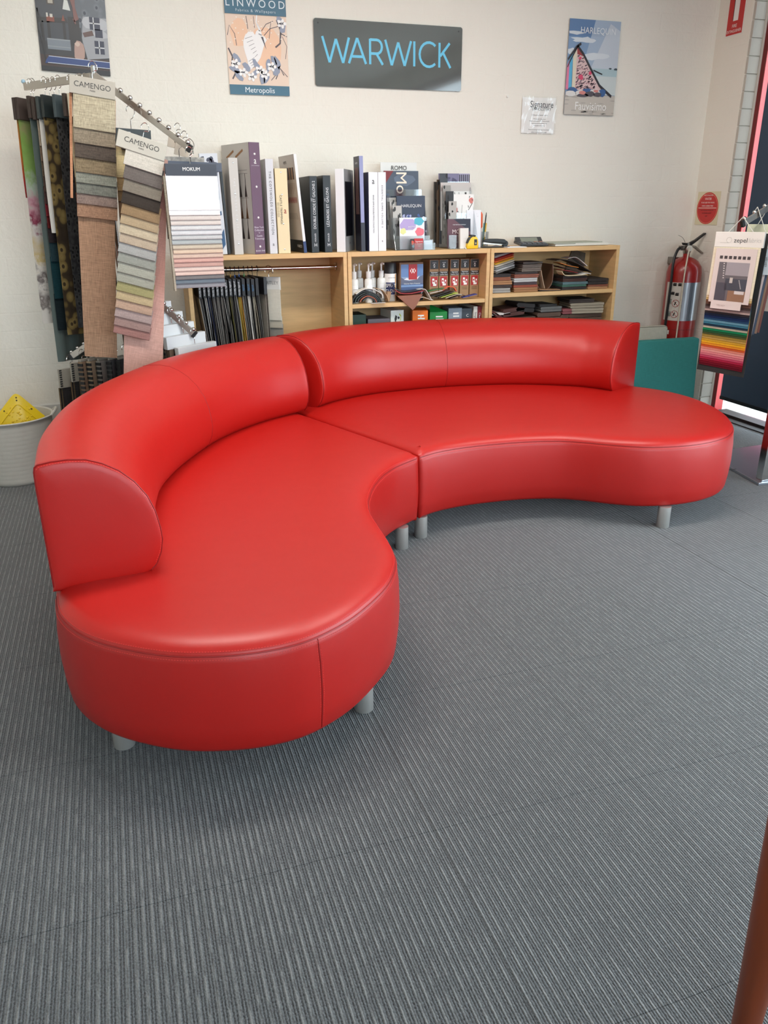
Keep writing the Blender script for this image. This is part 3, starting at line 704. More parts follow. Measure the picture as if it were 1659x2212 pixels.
MB().box(0, .135, 0, .0015, 0, .035, ACRYL).box(0, .0015, 0, .03, 0, .035, ACRYL).box(.1335, .135, 0, .03, 0, .035, ACRYL).box(.066, .0675, 0, .03, 0, .035, ACRYL).build('trough', ch)
MB().box(0, .135, .03, .0315, 0, .05, ACRYL).build('back_panel', ch)
brochure('red business card in the small card holder', 1.534, 4.078, ZT+.002, .05, .056, [(c((186, 36, 40), .5), [rect(0, 1, 0, 1)])], c((186, 36, 40), .5), [('Signature', .5, .72, .011, WHITE), ('UPHOLSTERY', .5, .5, .005, WHITE), ('03 9555', .5, .3, .004, WHITE)], .003, -.1, name='business_card', cat='card', grp='cards in the card holder')
brochure('dark picture card in the small card holder', 1.513, 4.080, ZT+.002, .024, .054, [(c((204, 80, 52), .5), [blob(.5, .65, .3, .2)]), (c((120, 170, 180), .5), [blob(.6, .3, .25, .15)])], c((40, 36, 40), .5), (), .003, -.1, name='business_card', cat='card', grp='cards in the card holder')
brochure('pale blue card in the small card holder', 1.588, 4.080, ZT+.002, .048, .046, [], c((200, 214, 226), .4), (), .003, -.1, name='business_card', cat='card', grp='cards in the card holder')

holder('clear acrylic leaflet holder beside the yellow tape measure', 1.745, 4.095, [(.02, .002, .07), (.08, .06, .18), (.14, .14, .28)], .17)
brochure('brochure with lilac leaf print standing at the back of the second holder', 1.752, 4.278, ZT+.12, .185, .262, [(c((126, 120, 148), .6), [rect(0, .65, .4, 1)]), (c((88, 84, 110), .6), [blob(random.random()*.6, .5+random.random()*.45, .08, .03, 7, .3, random.random()*3) for _ in range(26)]),
    (c((40, 40, 52), .6), [rect(.66+.06*k, .69+.06*k, .4, .98) for k in range(6)])], c((168, 162, 186), .6))
brochure('brochure with bird and branch wallpaper on a pale cover', 1.742, 4.222, ZT+.09, .178, .245, [(c((196, 188, 184), .6), [rect(0, 1, .82, 1)]), (c((150, 170, 164), .6), [blob(.28, .58, .08, .12)]), (INK, [stroke([(.45, .8), (.55, .5), (.5, .3)], .015), stroke([(.6, .8), (.62, .5)], .012), stroke([(.5, .6), (.75, .7)], .012), stroke([(.82, .8), (.82, .4)], .06)]), (c((206, 92, 70), .6), [blob(.27, .66, .03, .025)])], c((226, 224, 220), .5))
brochure('white brochure with pink pomegranates and branches', 1.765, 4.175, ZT+.06, .152, .215, [(c((60, 58, 60), .6), [stroke([(.05, .05), (.35, .35), (.6, .42), (.95, .8)], .02), stroke([(.35, .35), (.3, .7)], .014), stroke([(.6, .42), (.85, .3)], .014), stroke([(.5, .4), (.55, .75)], .012)]), (c((206, 120, 112), .6), [blob(.28, .62, .09, .08), blob(.9, .85, .09, .07)]), (c((222, 170, 146), .6), [blob(.72, .42, .10, .08)]), (INK, [blob(random.random(), random.random(), .03, .012, 6, .3, random.random()*3) for _ in range(22)])], c((232, 230, 226), .5))
brochure('plum brochure at the front of the second holder', 1.742, 4.125, ZT+.003, .135, .148, [(c((96, 60, 70), .5), [rect(0, 1, 0, 1)]), (c((34, 34, 52), .5), [[(.25, 1), (1, 1), (1, .55)]])], c((96, 60, 70), .5), [('THE TEXTILE COMPANY', .5, .80, .007, SIL), ('MON', .45, .56, .03, c((226, 214, 214), .5)), ('COLLECTION', .5, .2, .006, SIL)])
for k, (cl, h) in enumerate((((70, 66, 60), .32), ((96, 78, 60), .33), ((60, 64, 70), .36), ((150, 146, 140), .30), ((40, 40, 42), .27), ((176, 172, 166), .22))):
    brochure(('brown', 'tan', 'slate', 'grey', 'black', 'pale')[k]+' leaflet fanned out on the left of the second holder', 1.728+.006*k, 4.29-.028*k, ZT+.02, .045, h, [(c((30, 30, 30), .6), [blob(random.random(), random.random(), .12, .04, 6, .4) for _ in range(10)])], c(cl, .5), lean=-.03)
t = brochure('white note pad standing beside the orange-handled tool', 1.872, 4.165, ZT, .085, .195, [(c((186, 186, 196), .8), [blob(random.random(), random.random(), .02, .006, 6) for _ in range(16)])], c((232, 233, 238), .6), (), .02, -.05, name='note_pad', cat='pad', grp='small stationery on the bookcase')
t = thing('small_box', 'small white box standing in front of the plum brochure', 'box', (1.800, 4.088, ZT), 0, None, rot=(-.06, 0, 0))
MB().box(0, .05, 0, .022, 0, .105, c((222, 218, 212), .55)).build('carton', t, bevel=.001); decal('label_print', t, .05, .105, [(c((190, 186, 182), .6), [rect(.4, .9, .3, .31), rect(.4, .9, .5, .51), rect(.4, .41, .3, .5), rect(.89, .9, .3, .5)])])
cup = thing('pencil_cup', 'clear pencil cup standing behind the note pad', 'cup', (2.003, 4.245, ZT))
MB().lathe([(.034, 0), (.036, .08), (.0345, .08), (.0325, .004), (0, .004)], ACRYL, 20).build('cup_wall', cup, smooth=True)
def pencil(label, x, y_, pts, r_, m_, tip=None, cat='pencil', name='pencil'):
    t = thing(name, label, cat, (x, y_, ZT+.006), 0, None)
    MB().tube(pts, r_, m_, 8).build('barrel', t, smooth=True)
    if tip: a = Vector(pts[-1]); MB().tube([a, a+Vector((.002, 0, .02))], [r_*1.2, r_*.5], tip, 8).build('tip', t, smooth=True)
    return t
pencil('screwdriver with an orange handle in the pencil cup', 1.990, 4.235, [(-.002, 0, 0), (-.004, 0, .09), (-.005, 0, .10), (-.006, 0, .165), (-.007, 0, .178)], [.003, .003, .012, .012, .006], c((232, 92, 40), .4), None, 'screwdriver', 'screwdriver')
pencil('teal pencil in the cup', 2.000, 4.232, [(0, 0, 0), (.006, 0, .12)], .004, c((80, 136, 130), .5)); pencil('yellow pencil in the cup', 2.010, 4.238, [(0, 0, 0), (.012, 0, .12)], .004, c((226, 180, 70), .5)); pencil('black pen in the cup, taller than the pencils', 2.008, 4.25, [(0, 0, 0), (.016, 0, .155)], .0035, BLACK, c((70, 70, 72), .4), 'pen', 'pen')
# tape measure
tp = thing('tape_measure', 'yellow tape measure with black grip at the front of the bookcase top', 'tape measure', (1.832, 4.07, ZT)); YEL = c((240, 196, 24), .35)
MB().prism([(0, 0), (.066, 0), (.068, .01), (.068, .035), (.062, .054), (.05, .066), (.034, .069), (.020, .062), (.008, .045), (.002, .02)], 0, .036, YEL).build('case', tp, bevel=.004, smooth=True)
MB().prism([(.001, .028), (.010, .050), (.022, .064), (.036, .071), (.052, .068), (.046, .060), (.034, .062), (.022, .055), (.012, .040), (.006, .028)], -.0015, .0375, BLACK).build('grip', tp, bevel=.001)
MB().box(.042, .058, -.0025, .001, .018, .048, BLACK).build('label_plate', tp); MB().box(.046, .054, -.003, 0, .024, .032, c((190, 180, 120), .5)).build('label_mark', tp)
MB().box(-.004, .002, .008, .028, 0, .006, CHROME).build('hook', tp)
# stapler
st = thing('stapler', 'black stapler lying on top of the bookcase', 'stapler', (1.965, 4.15, ZT), -.12)
MB().xprism([(-.018, 0), (.018, 0), (.018, .006), (-.018, .006)], -.01, .15, BLACK).build('base', st, bevel=.002)
MB().prism([(-.005, .030), (.05, .022), (.12, .016), (.13, .016), (.135, .03), (.12, .043), (.08, .046), (.03, .046), (0, .040)], -.015, .015, BLACK).build('arm', st, bevel=.004, smooth=True)
MB().prism([(.0, .020), (.12, .012), (.12, .017), (.0, .028)], -.008, .008, STEEL).build('magazine', st)
MB().lathe([(.016, -.014), (.016, .014)], BLACK, 14, T=Matrix.Translation((.125, 0, .02)) @ Matrix.Rotation(PI/2, 4, 'X')).build('hinge', st, smooth=True)
cl_ = thing('calculator', 'dark desk calculator lying on top of the end bookcase', 'calculator', (2.185, 4.125, ZT+.003), -.15, None, rot=(.07, 0, -.2))
MB().box(0, .16, 0, .15, 0, .012, c((44, 46, 50), .4)).build('case', cl_, bevel=.003)
MB().xprism([(.095, .012), (.148, .012), (.148, .034), (.140, .034)], .004, .156, c((50, 52, 56), .4)).build('display_hood', cl_, bevel=.001)
MB().add([(.03, .0968, .0135), (.13, .0968, .0135), (.13, .136, .0325), (.03, .136, .0325)], [(0, 1, 2, 3)], c((128, 134, 122), .2)).build('display', cl_)
for i in range(5):
    for j in range(4):
        MB().box(.012+.029*i, .034+.029*i, .008+.021*j, .023+.021*j, .012, .016, c((196, 120, 84) if (i, j) in ((4, 3), (3, 3)) else (84, 86, 90), .5)).build('key', cl_)
pp = thing('paper_sheet', 'folded white paper lying under the calculator edge', 'paper', (2.075, 4.07, ZT)); MB().box(0, .12, 0, .10, 0, .002, c((232, 232, 232), .7)).build('sheet', pp); MB().box(.004, .118, .004, .098, .002, .0035, c((222, 222, 224), .7)).build('fold', pp)
gp = thing('grey_folder', 'flat grey-green folder with a white edge on the end bookcase', 'folder', (2.375, 4.075, ZT+.001), .06)
MB().box(0, .36, .0, .22, .0, .012, c((214, 213, 206), .6)).build('page_block', gp, bevel=.002); MB().box(-.012, .13, -.004, .224, .012, .0165, c((158, 162, 146), .6)).box(.13, .36, .06, .224, .012, .0165, c((158, 162, 146), .6)).build('cover_board', gp)

# ------------------------------------------------------------------ on the shelves
def bottle(label, x, y_):
    t = thing('pump_bottle', label, 'bottle', (x, y_, .791), 0, 'white pump bottles on the middle bookcase'); W_ = c((226, 226, 222), .35)
    MB().lathe([(0, .001), (.020, 0), (.0225, .003), (.0225, .112), (.020, .120), (.011, .124), (.011, .128)], W_, 22).build('body', t, smooth=True)
    MB().lathe([(.0135, .128), (.0135, .158), (.011, .160), (.005, .160), (.0045, .182)], c((214, 214, 212), .3), 18).build('collar', t, smooth=True)
    MB().tube([(0, 0, .180), (0, 0, .192), (.004, -.006, .197), (.008, -.020, .194)], [.0045, .0075, .006, .004], c((222, 222, 218), .3), 10).build('pump_nozzle', t, smooth=True)
    lb = MB(); 
    for k in range(7):
        a, b_ = -PI/2-.7+.2*k, -PI/2-.5+.2*k; r_ = .0228
        lb.add([(r_*math.cos(a), r_*math.sin(a), .03), (r_*math.cos(b_), r_*math.sin(b_), .03), (r_*math.cos(b_), r_*math.sin(b_), .09), (r_*math.cos(a), r_*math.sin(a), .09)], [(0, 1, 2, 3)], c((236, 236, 236), .5))
    l = lb.build('label', t); l['kind'] = 'stuff'
    txt(t, 'beauty', .009, (0, -.0236, .07), INK); txt(t, 'cleaner', .005, (0, -.0236, .06), INK)
for lb_, x, y_ in (('white pump bottle nearest the left end of the middle bookcase', 1.213, 4.13), ('white pump bottle second in the front row', 1.290, 4.12), ('white pump bottle standing apart beside the spray can', 1.374, 4.16), ('white pump bottle behind, half hidden by the leftmost one', 1.262, 4.20), ('white pump bottle behind, half hidden by the second one', 1.336, 4.20)): bottle(lb_, x, y_)
sp_ = thing('spray_can', 'aerosol spray can with black cap and white and navy label', 'spray can', (1.425, 4.16, .791))
MB().lathe([(0, 0), (.032, 0), (.033, .003), (.033, .142), (.029, .150)], c((228, 226, 222), .3), 24).build('can', sp_, smooth=True)
MB().lathe([(.0325, .143), (.0325, .196), (.030, .199), (0, .199)], c((42, 42, 44), .35), 24).build('cap', sp_, smooth=True)
def band(root, name, r_, a0, a1, z0, z1, m_, n=8):
    b = MB()
    for k in range(n):
        a, e = a0+(a1-a0)*k/n, a0+(a1-a0)*(k+1)/n
        b.add([(r_*math.cos(a), r_*math.sin(a), z0), (r_*math.cos(e), r_*math.sin(e), z0), (r_*math.cos(e), r_*math.sin(e), z1), (r_*math.cos(a), r_*math.sin(a), z1)], [(0, 1, 2, 3)], m_)
    o = b.build(name, root); o['kind'] = 'stuff'; return o
band(sp_, 'label_band', .0333, -PI/2-1.1, -PI/2+.55, .035, .098, c((38, 48, 96), .4)); band(sp_, 'label_stripe', .0333, -PI/2+.6, -PI/2+.85, .0, .14, c((216, 150, 60), .4))
txt(sp_, 'SPRAY', .026, (-.008, -.0345, .082), WHITE, sx=.8); txt(sp_, 'GLOW', .026, (-.008, -.0345, .053), WHITE, sx=.8); txt(sp_, 'INSTANT SHINE', .006, (-.002, -.0345, .122), BLACK)
KR = c((158, 124, 88), .6); KRD = c((112, 84, 60), .65); RED = c((170, 34, 40), .5); DK = c((34, 32, 32), .5)
def carton(name, label, x, y_, z, w, d, h, m_, yaw=0, grp=None, cat='box', bev=.0012):
    t = thing(name, label, cat, (x, y_, z), yaw, grp); MB().box(0, w, 0, d, 0, h, m_).build('carton', t, bevel=bev); return t
def lace(u, v, s_, asp=1.0):
    out = []
    for a in range(5):
        th = 2*PI*a/5+.3; out.append(stroke([(u+.35*s_*math.cos(th+.5*k)*(.5+.5*k/3), v+.35*s_*asp*math.sin(th+.5*k)*(.5+.5*k/3)) for k in range(4)], .07*s_))
    return out
t = carton('care_kit_box', 'square cardboard box printed with snowy mountains and a red badge', 1.468, 4.13, .791, .137, .13, .198, KRD, .02)
decal('lake_print', t, .137, .198, [(c((96, 128, 176), .5), [rect(.06, 1, 0, .95)]), (c((140, 160, 190), .5), [rect(.06, 1, .48, .62)]), (c((92, 98, 120), .5), [[(.06, .44), (.06, .62), (.2, .56), (.4, .52), (.62, .57), (.8, .60), (1, .66), (1, .44)]]),
   (c((226, 228, 232), .5), [[(.18, .55), (.3, .60), (.42, .57), (.55, .61), (.68, .58), (.85, .65), (.75, .55), (.6, .54), (.45, .53), (.3, .54)]]), (c((70, 88, 130), .5), [rect(.06, 1, .20, .44)]), (c((120, 146, 186), .5), [rect(.06, 1, .36, .41)]), (DK, [rect(.06, 1, 0, .20)]), (RED, [rect(.38, .74, .55, .95)]),
   (WHITE, [stroke([(.5, .84), (.56, .78), (.5, .72)], .03), stroke([(.62, .84), (.56, .78), (.62, .72)], .03), stroke([(.46, .75), (.46, .81)], .03), stroke([(.66, .75), (.66, .81)], .03), stroke([(.85, .04), (.92, .16), (.96, .24)], .03), stroke([(.88, .12), (.80, .06)], .03)])])
txt(t, 'Supreme', .026, (.052, -.003, .021), WHITE); txt(t, 'Ottoman Fabric Protector', .009, (.072, -.003, .088), WHITE)
for k, (x, lb_) in enumerate(((1.661, 'leftmost'), (1.720, 'second'), (1.800, 'third'), (1.882, 'fourth'), (1.944, 'rightmost'))):
    w_ = .055 if k < 4 else .019+.036
    x = min(x, 1.9465-.055)if k == 4 else x
    t = carton('leather_care_box', lb_+' of the five tall brown leather-care cartons with a red sofa badge', (1.661, 1.7195, 1.785, 1.8435, 1.8905)[k] if False else (1.650, 1.708, 1.772, 1.835, 1.8925)[k], 4.15+.004*(k % 2), .791, .053, .12, .206, KR, 0, 'leather-care cartons')
    decal('front_print', t, .053, .206, [(DK, [rect(.05, .95, .77, .99), rect(0, 1, .59, .70)]), (RED, [rect(.12, .9, .32, .57)]), (WHITE, [stroke([(.32, .52), (.32, .42), (.62, .40)], .05), stroke([(.34, .50), (.5, .50), (.54, .42)], .05), stroke([(.4, .36), (.76, .36), (.78, .46), (.66, .46)], .05)]+lace(.5, .85, .28, .5))])
    txt(t, 'Supreme', .0105, (.0265, -.0025, .1395), WHITE); txt(t, 'Leather Care', .0088, (.0265, -.0025, .128), WHITE); txt(t, 'LEATHER', .0075, (.0265, -.0025, .056), c((96, 66, 44), .6)); txt(t, 'CLEANER', .0075, (.0265, -.0025, .047), c((96, 66, 44), .6)); txt(t, 'SUPREME', .0055, (.0265, -.0025, .19), SIL)
    b = MB()
    for q in range(3): b.add(on_left(rect(.03+.012*q, .038+.012*q, .05, .10)), [(0, 1, 2, 3)], c((180, 148, 112), .6))
    b.build('side_print', t)['kind'] = 'stuff'

def ribbon(label, pts, y0, y1, th, rgb, skew=0, name='leather_swatch', cat='swatch', grp=None, rough=.45, loc=None, m_=None):
    """bent sheet: a curve in (x, z) given thickness and extruded along y"""
    P = [Vector((a, 0, b)) for a, b in pts]; P = spline(P, 4) if len(P) > 2 else P
    x0, z0 = P[0].x, min(q.z for q in P); b = MB(); L = []; R = []
    for i, q in enumerate(P):
        a, e = P[max(0, i-1)], P[min(len(P)-1, i+1)]; tt = (e-a).normalized(); nn = Vector((-tt.z, 0, tt.x))
        L.append(q+nn*th/2); R.append(q-nn*th/2)
    poly = [(q.x-x0, q.z-z0) for q in L]+[(q.x-x0, q.z-z0) for q in R[::-1]]
    n = len(poly); mm = m_ or c(rgb, rough, bump=.15, bscale=300)
    vs = [(x, 0, z) for x, z in poly]+[(x+skew, y1-y0, z) for x, z in poly]; h = n//2
    fs = [(i, i+1, n-2-i, n-1-i) for i in range(h-1)]+[(n+i+1, n+i, n+n-1-i, n+n-2-i) for i in range(h-1)]
    fs += [(i, i+n, (i+1) % n+n, (i+1) % n) for i in range(n)]
    b.add(vs, fs, mm)
    o = b.build(name, None, smooth=True); o.location = (x0, y0, z0+.0)
    return tag(o, label, cat, grp)
G1 = 'leather offcuts on the middle bookcase shelf'
for k, (rgb, nm) in enumerate((((30, 32, 32), 'black'), ((34, 46, 40), 'dark green'), ((26, 26, 26), 'charcoal'), ((150, 78, 52), 'rust'), ((44, 52, 50), 'grey-green'))):
    r_ = .082-.012*k; cx_ = 1.265+.004*k
    ribbon(nm+' leather sheet arched over the others at the left end of the shelf', [(cx_-r_, .7945+.0015*k), (cx_-r_*.8, .7945+r_*.42), (cx_-.1*r_, .7945+r_*.74), (cx_+r_*.7, .7945+r_*.45), (cx_+r_, .7945)], 4.072+.004*k, 4.115, .006, rgb, .0, grp=G1)
ribbon('white leather sheet with a pointed corner lying over the dark arch', [(1.205, .842), (1.25, .8655), (1.30, .863), (1.345, .838), (1.352, .815)], 4.068, 4.118, .003, (222, 220, 212), .0, grp=G1)
ribbon('tan leather sheet curling down beside the dark arch', [(1.315, .867), (1.352, .856), (1.376, .826), (1.386, .797)], 4.070, 4.125, .003, (176, 142, 106), .0, grp=G1)
ribbon('small white paper slip poking over the shelf edge', [(1.28, .7935), (1.33, .794), (1.36, .7945)], 4.045, 4.066, .0012, (226, 224, 220), grp=G1)
ribbon('kraft cardboard tube half seen behind the tan leather sheet', [(1.39, .797), (1.398, .83), (1.40, .845)], 4.10, 4.13, .02, (166, 128, 90), grp=G1)
ribbon('black leather sheet curling up on the left over the red one', [(1.405, .887), (1.425, .862), (1.462, .846), (1.52, .846), (1.575, .852)], 4.066, 4.115, .004, (36, 34, 38), .01, grp=G1)
ribbon('red leather sheet lying under the black curled one', [(1.425, .852), (1.46, .836), (1.52, .835), (1.585, .846)], 4.068, 4.12, .005, (150, 34, 36), .01, grp=G1)
t = thing('leather_swatch', 'brown leather triangle hanging over the shelf edge', 'swatch', (1.43, 4.058, .76), 0, G1); BRN = c((132, 74, 46), .45, bump=.2, bscale=200)
MB().add([(0, 0, .062), (.06, -.004, .012), (.085, -.007, -.012), (.10, -.006, .0), (.145, .0, .068), (.0, .05, .066), (.145, .05, .070), (.002, .002, .064)], [(0, 1, 2, 3, 4, 7), (7, 4, 6, 5)], BRN).build('hide', t)
ribbon('white curled leather sheet beside the brown triangle', [(1.555, .85), (1.59, .853), (1.61, .83), (1.628, .80), (1.640, .7945)], 4.066, 4.116, .0025, (224, 220, 212), grp=G1)
ribbon('cream backed leather tongue below the white curled sheet', [(1.53, .80), (1.575, .812), (1.60, .806), (1.63, .7945)], 4.064, 4.10, .003, (206, 192, 172), grp=G1)
ribbon('bright green leather sheet with a white paper label', [(1.62, .838), (1.66, .845), (1.715, .850)], 4.085, 4.125, .003, (34, 110, 52), grp=G1)
ribbon('long white paper label on the green leather sheet', [(1.625, .829), (1.70, .842)], 4.076, 4.084, .002, (228, 226, 222), grp=G1)
for k, (rgb, nm) in enumerate((((30, 34, 32), 'black'), ((40, 48, 40), 'dark olive'), ((190, 214, 92), 'lime'), ((206, 196, 166), 'cream'), ((60, 40, 44), 'maroon'))):
    ribbon(nm+' leather sheet in the fan right of the green sheet', [(1.635+.028*k, .7955+.0045*(4-k)), (1.70+.028*k, .812+.004*(4-k)), (1.74+.025*k, .842-.009*k)], 4.068+.004*k, 4.120, .0032, rgb, grp=G1)
ribbon('orange leather offcut peeping over the fan', [(1.72, .838), (1.75, .856), (1.785, .850), (1.80, .83)], 4.122, 4.14, .005, (226, 84, 38), grp=G1)
ribbon('royal blue leather corner at the right end of the fan', [(1.815, .800), (1.86, .808), (1.90, .815)], 4.066, 4.10, .004, (44, 56, 130), grp=G1)
# colour boxes on the lower shelf
for lb_, x, w, d, h, rgb, yaw, s_ in (('dark green box standing at the left of the lower shelf', 1.195, .076, .14, .19, (28, 56, 42), 0, ''), ('grey-purple box lying beside the dark green one', 1.281, .122, .16, .163, (98, 92, 100), -.10, ''), ('white box with a round green and black emblem', 1.412, .078, .14, .203, (218, 222, 214), .10, 'Aveflex'),
   ('bright orange box on the lower shelf', 1.538, .085, .14, .198, (232, 116, 26), -.28, 'E'), ('green open-topped box next to the orange one', 1.640, .098, .12, .185, (22, 132, 56), -.22, ''), ('pale grey-blue box next to the green one', 1.752, .078, .13, .20, (136, 148, 160), -.12, ''), ('dark slate box next to the white-spined binder', 1.834, .058, .15, .195, (60, 68, 76), -.08, 'C')):
    t = carton('sample_box', lb_, x, 4.115, .54, w, d, h, c(rgb, .5), yaw, 'colour sample boxes on the lower shelf')
    if 'emblem' in lb_:
        decal('emblem_print', t, w, h, [(DK, [[(.36, .88), (.5, .84), (.46, .76), (.40, .72), (.5, .68), (.62, .70), (.5, .62), (.34, .66), (.28, .78)], blob(.60, .80, .09, .035, 8, 0)]), (c((190, 200, 70), .5), [stroke([(.66, .9), (.78, .84), (.74, .72)], .05)])]); txt(t, s_, .016, (w/2, -.003, h*.56), DK)
    elif s_: txt(t, s_, .022, (w*.55, -.003, h*.80), WHITE)
    if 'orange' in lb_ or 'grey-blue' in lb_ or 'open' in lb_: decal('label_print', t, w, h, [(WHITE, [rect(.35, .75, .84, .88), rect(.35, .8, .76, .80)])])
    if 'open' in lb_: 
        MB().add([(0, 0, h), (w, 0, h), (w-.004, -.02, h+.0), (.01, .06, h+.035)], [(0, 1, 3)], c(rgb, .5)).build('flap', t)
for lb_, x, rgb, s_ in (('narrow white binder at the end of the lower shelf', 1.898, (216, 210, 200), 'Simplicity'), ('dark red binder at the very end of the lower shelf', 1.924, (122, 24, 32), 'Classics')):
    t, w = book(lb_, x, x+.024, 4.10, .205, c(rgb, .5), c(rgb, .5), .2, z=.54, grp='binders on the lower shelf'); txt(t, s_, .016, (w/2, -.001, .145), INK if 'white' in lb_ else SIL, DN)

def folded(label, x, y_, z, w, d, th, rgb, yaw=0, rot=None, grp='folded swatches in the end bookcase', layers=2, name='folded_swatch'):
    """cloth or hide folded over on itself: layers joined by a round fold on the left"""
    t = thing(name, label, 'swatch', (x, y_, z), yaw, grp, rot=rot); k = th/layers; m_ = c(rgb, .7, bump=.3, bscale=120)
    for i in range(layers):
        b = MB(); sx_ = random.uniform(0, .006); sag = random.uniform(.0, .05)*k
        n = 6; top = []; bot = []
        for q in range(n+1):
            u = q/n; wv = sag*math.sin(u*PI*1.5+i); top.append((u*(w-sx_), k*(i+.93)+wv)); bot.append((u*(w-sx_), k*(i+.05)+wv*.4))
        b.prism([(-k*.3, k*(i+.5))]+bot+[(w-sx_+k*.15, k*(i+.5))]+top[::-1], 0, d-random.uniform(0, .01), m_)
        b.build('fold', t)
    return t
CW = ((150, 148, 142), (58, 44, 40), (126, 74, 50), (150, 106, 70), (42, 34, 34), (120, 116, 112))
z = .813
for th, rgb, nm in ((.026, (148, 146, 142), 'light grey'), (.016, (62, 50, 46), 'dark brown'), (.022, (160, 116, 78), 'tan'), (.018, (140, 84, 60), 'russet'), (.016, (46, 40, 40), 'near-black')):
    folded(nm+' folded swatch in the stack against the left side of the end bookcase', 1.997+random.uniform(0, .004), 4.10, z, .128+random.uniform(-.012, .008), .17, th, rgb, random.uniform(-.02, .02)); z += th+.0008
z = .813
for th, rgb, nm in ((.024, (150, 108, 72), 'light tan'), (.012, (150, 74, 54), 'brick red'), (.015, (70, 56, 60), 'plum brown'), (.022, (182, 182, 182), 'silver grey'), (.020, (132, 78, 62), 'chestnut'), (.010, (52, 44, 44), 'dark')):
    folded(nm+' folded swatch in the second stack of the end bookcase', 2.142+random.uniform(0, .006), 4.10+random.uniform(0, .006), z, .148+random.uniform(-.006, .008), .17, th, rgb, random.uniform(-.02, .02)); z += th+.0008
for k, (th, rgb, nm) in enumerate(((.020, (110, 98, 90), 'taupe'), (.018, (96, 86, 80), 'mouse grey'), (.010, (70, 64, 62), 'slate brown'))):
    folded(nm+' swatch lying on top of the second stack', 2.196+.003*k, 4.115, z+.021*k, .125, .14, th, rgb, .03)
GL = c((196, 192, 188), .6)
for k, (rgb, nm, th) in enumerate((((120, 118, 114), 'grey', .010), ((206, 206, 204), 'pale grey', .006), ((148, 146, 142), 'stone', .008), ((228, 222, 206), 'cream', .004), ((226, 178, 60), 'mustard', .006), ((216, 98, 44), 'orange', .007), ((160, 36, 34), 'dark red', .006), ((146, 140, 140), 'warm grey', .012))):
    folded(nm+' sheet of the tilted swatch book propped on the left stacks', 2.03-.002*k, 4.10, .915+.012*k-.0, .165, .13, th, rgb, 0, rot=(.22, -.16, .42), layers=1, grp='sheets of the tilted swatch book')
ribbon('brown hide curling upright in the middle of the end bookcase', [(2.30, .93), (2.305, .86), (2.33, .822), (2.38, .820), (2.405, .85), (2.41, .90), (2.405, .955)], 4.14, 4.27, .005, (104, 72, 54), grp='hides in the end bookcase')
ribbon('pale backed hide leaning beside the curled brown one', [(2.315, .925), (2.330, .87), (2.345, .825)], 4.11, 4.16, .003, (186, 160, 134), grp='hides in the end bookcase')
ribbon('thin tan sheet lying under the curled hide', [(2.295, .823), (2.36, .820), (2.43, .8185)], 4.08, 4.13, .004, (150, 112, 80), grp='hides in the end bookcase')
ribbon('thin black sheet under the tan one in the gap', [(2.295, .815), (2.36, .8155), (2.44, .815)], 4.085, 4.16, .003, (38, 32, 32), grp='hides in the end bookcase')
z = .813
for th, rgb, nm in ((.016, (48, 40, 42), 'black'), (.012, (60, 100, 88), 'sea green'), (.014, (86, 112, 118), 'blue grey'), (.018, (66, 42, 36), 'chocolate'), (.014, (46, 34, 32), 'espresso')):
    folded(nm+' folded swatch in the right-hand stack below the loose corners', 2.452+random.uniform(0, .004), 4.10, z, .162+random.uniform(-.006, .006), .17, th, rgb, random.uniform(-.02, .02)); z += th+.0008
zt = z
for lb_, pts, rgb, y0, y1 in (('cream corner fanning out of the right-hand stack', [(2.435, .918), (2.46, .895), (2.54, .893), (2.60, .895)], (222, 206, 170), 4.085, 4.15), ('white paper corner at the right of the same stack', [(2.56, .893), (2.60, .903), (2.628, .898)], (224, 222, 218), 4.088, 4.15),
   ('red sheet showing inside the right-hand stack', [(2.44, .925), (2.49, .918), (2.55, .905)], (140, 30, 34), 4.10, 4.20), ('brown sheet over the red one', [(2.43, .945), (2.50, .928), (2.59, .912)], (82, 54, 44), 4.11, 4.22), ('orange sheet with a torn edge', [(2.44, .962), (2.50, .945), (2.56, .934)], (206, 124, 52), 4.115, 4.2),
   ('dark grey sheet bent over the stack', [(2.42, .975), (2.48, .978), (2.56, .955), (2.62, .925), (2.66, .905)], (58, 50, 48), 4.13, 4.25), ('white triangular sheet sticking up from the stack', [(2.49, .985), (2.54, .99), (2.585, .965), (2.62, .94)], (216, 210, 204), 4.12, 4.2)):
    ribbon(lb_, pts, y0, y1, .003, rgb, grp='loose sheets in the end bookcase')
t = thing('folded_swatch', 'large mottled grey hide leaning against the back of the end bookcase', 'swatch', (2.59, 4.315, .89), 0, 'hides in the end bookcase', rot=(-.1, .15, 0)); MB().prism([(0, 0), (.13, 0), (.125, .13), (.03, .14)], 0, .012, c((112, 98, 84), .8, var=.2, vscale=40)).build('fold', t)
z = .813
for th, rgb, nm in ((.012, (170, 128, 92), 'sand'), (.010, (120, 70, 52), 'copper'), (.034, (40, 34, 32), 'black bulky')):
    folded(nm+' folded swatch in the stack at the right end', 2.625, 4.10, z, .135, .19, th, rgb, random.uniform(-.03, .03)); z += th+.0008
zl = .585
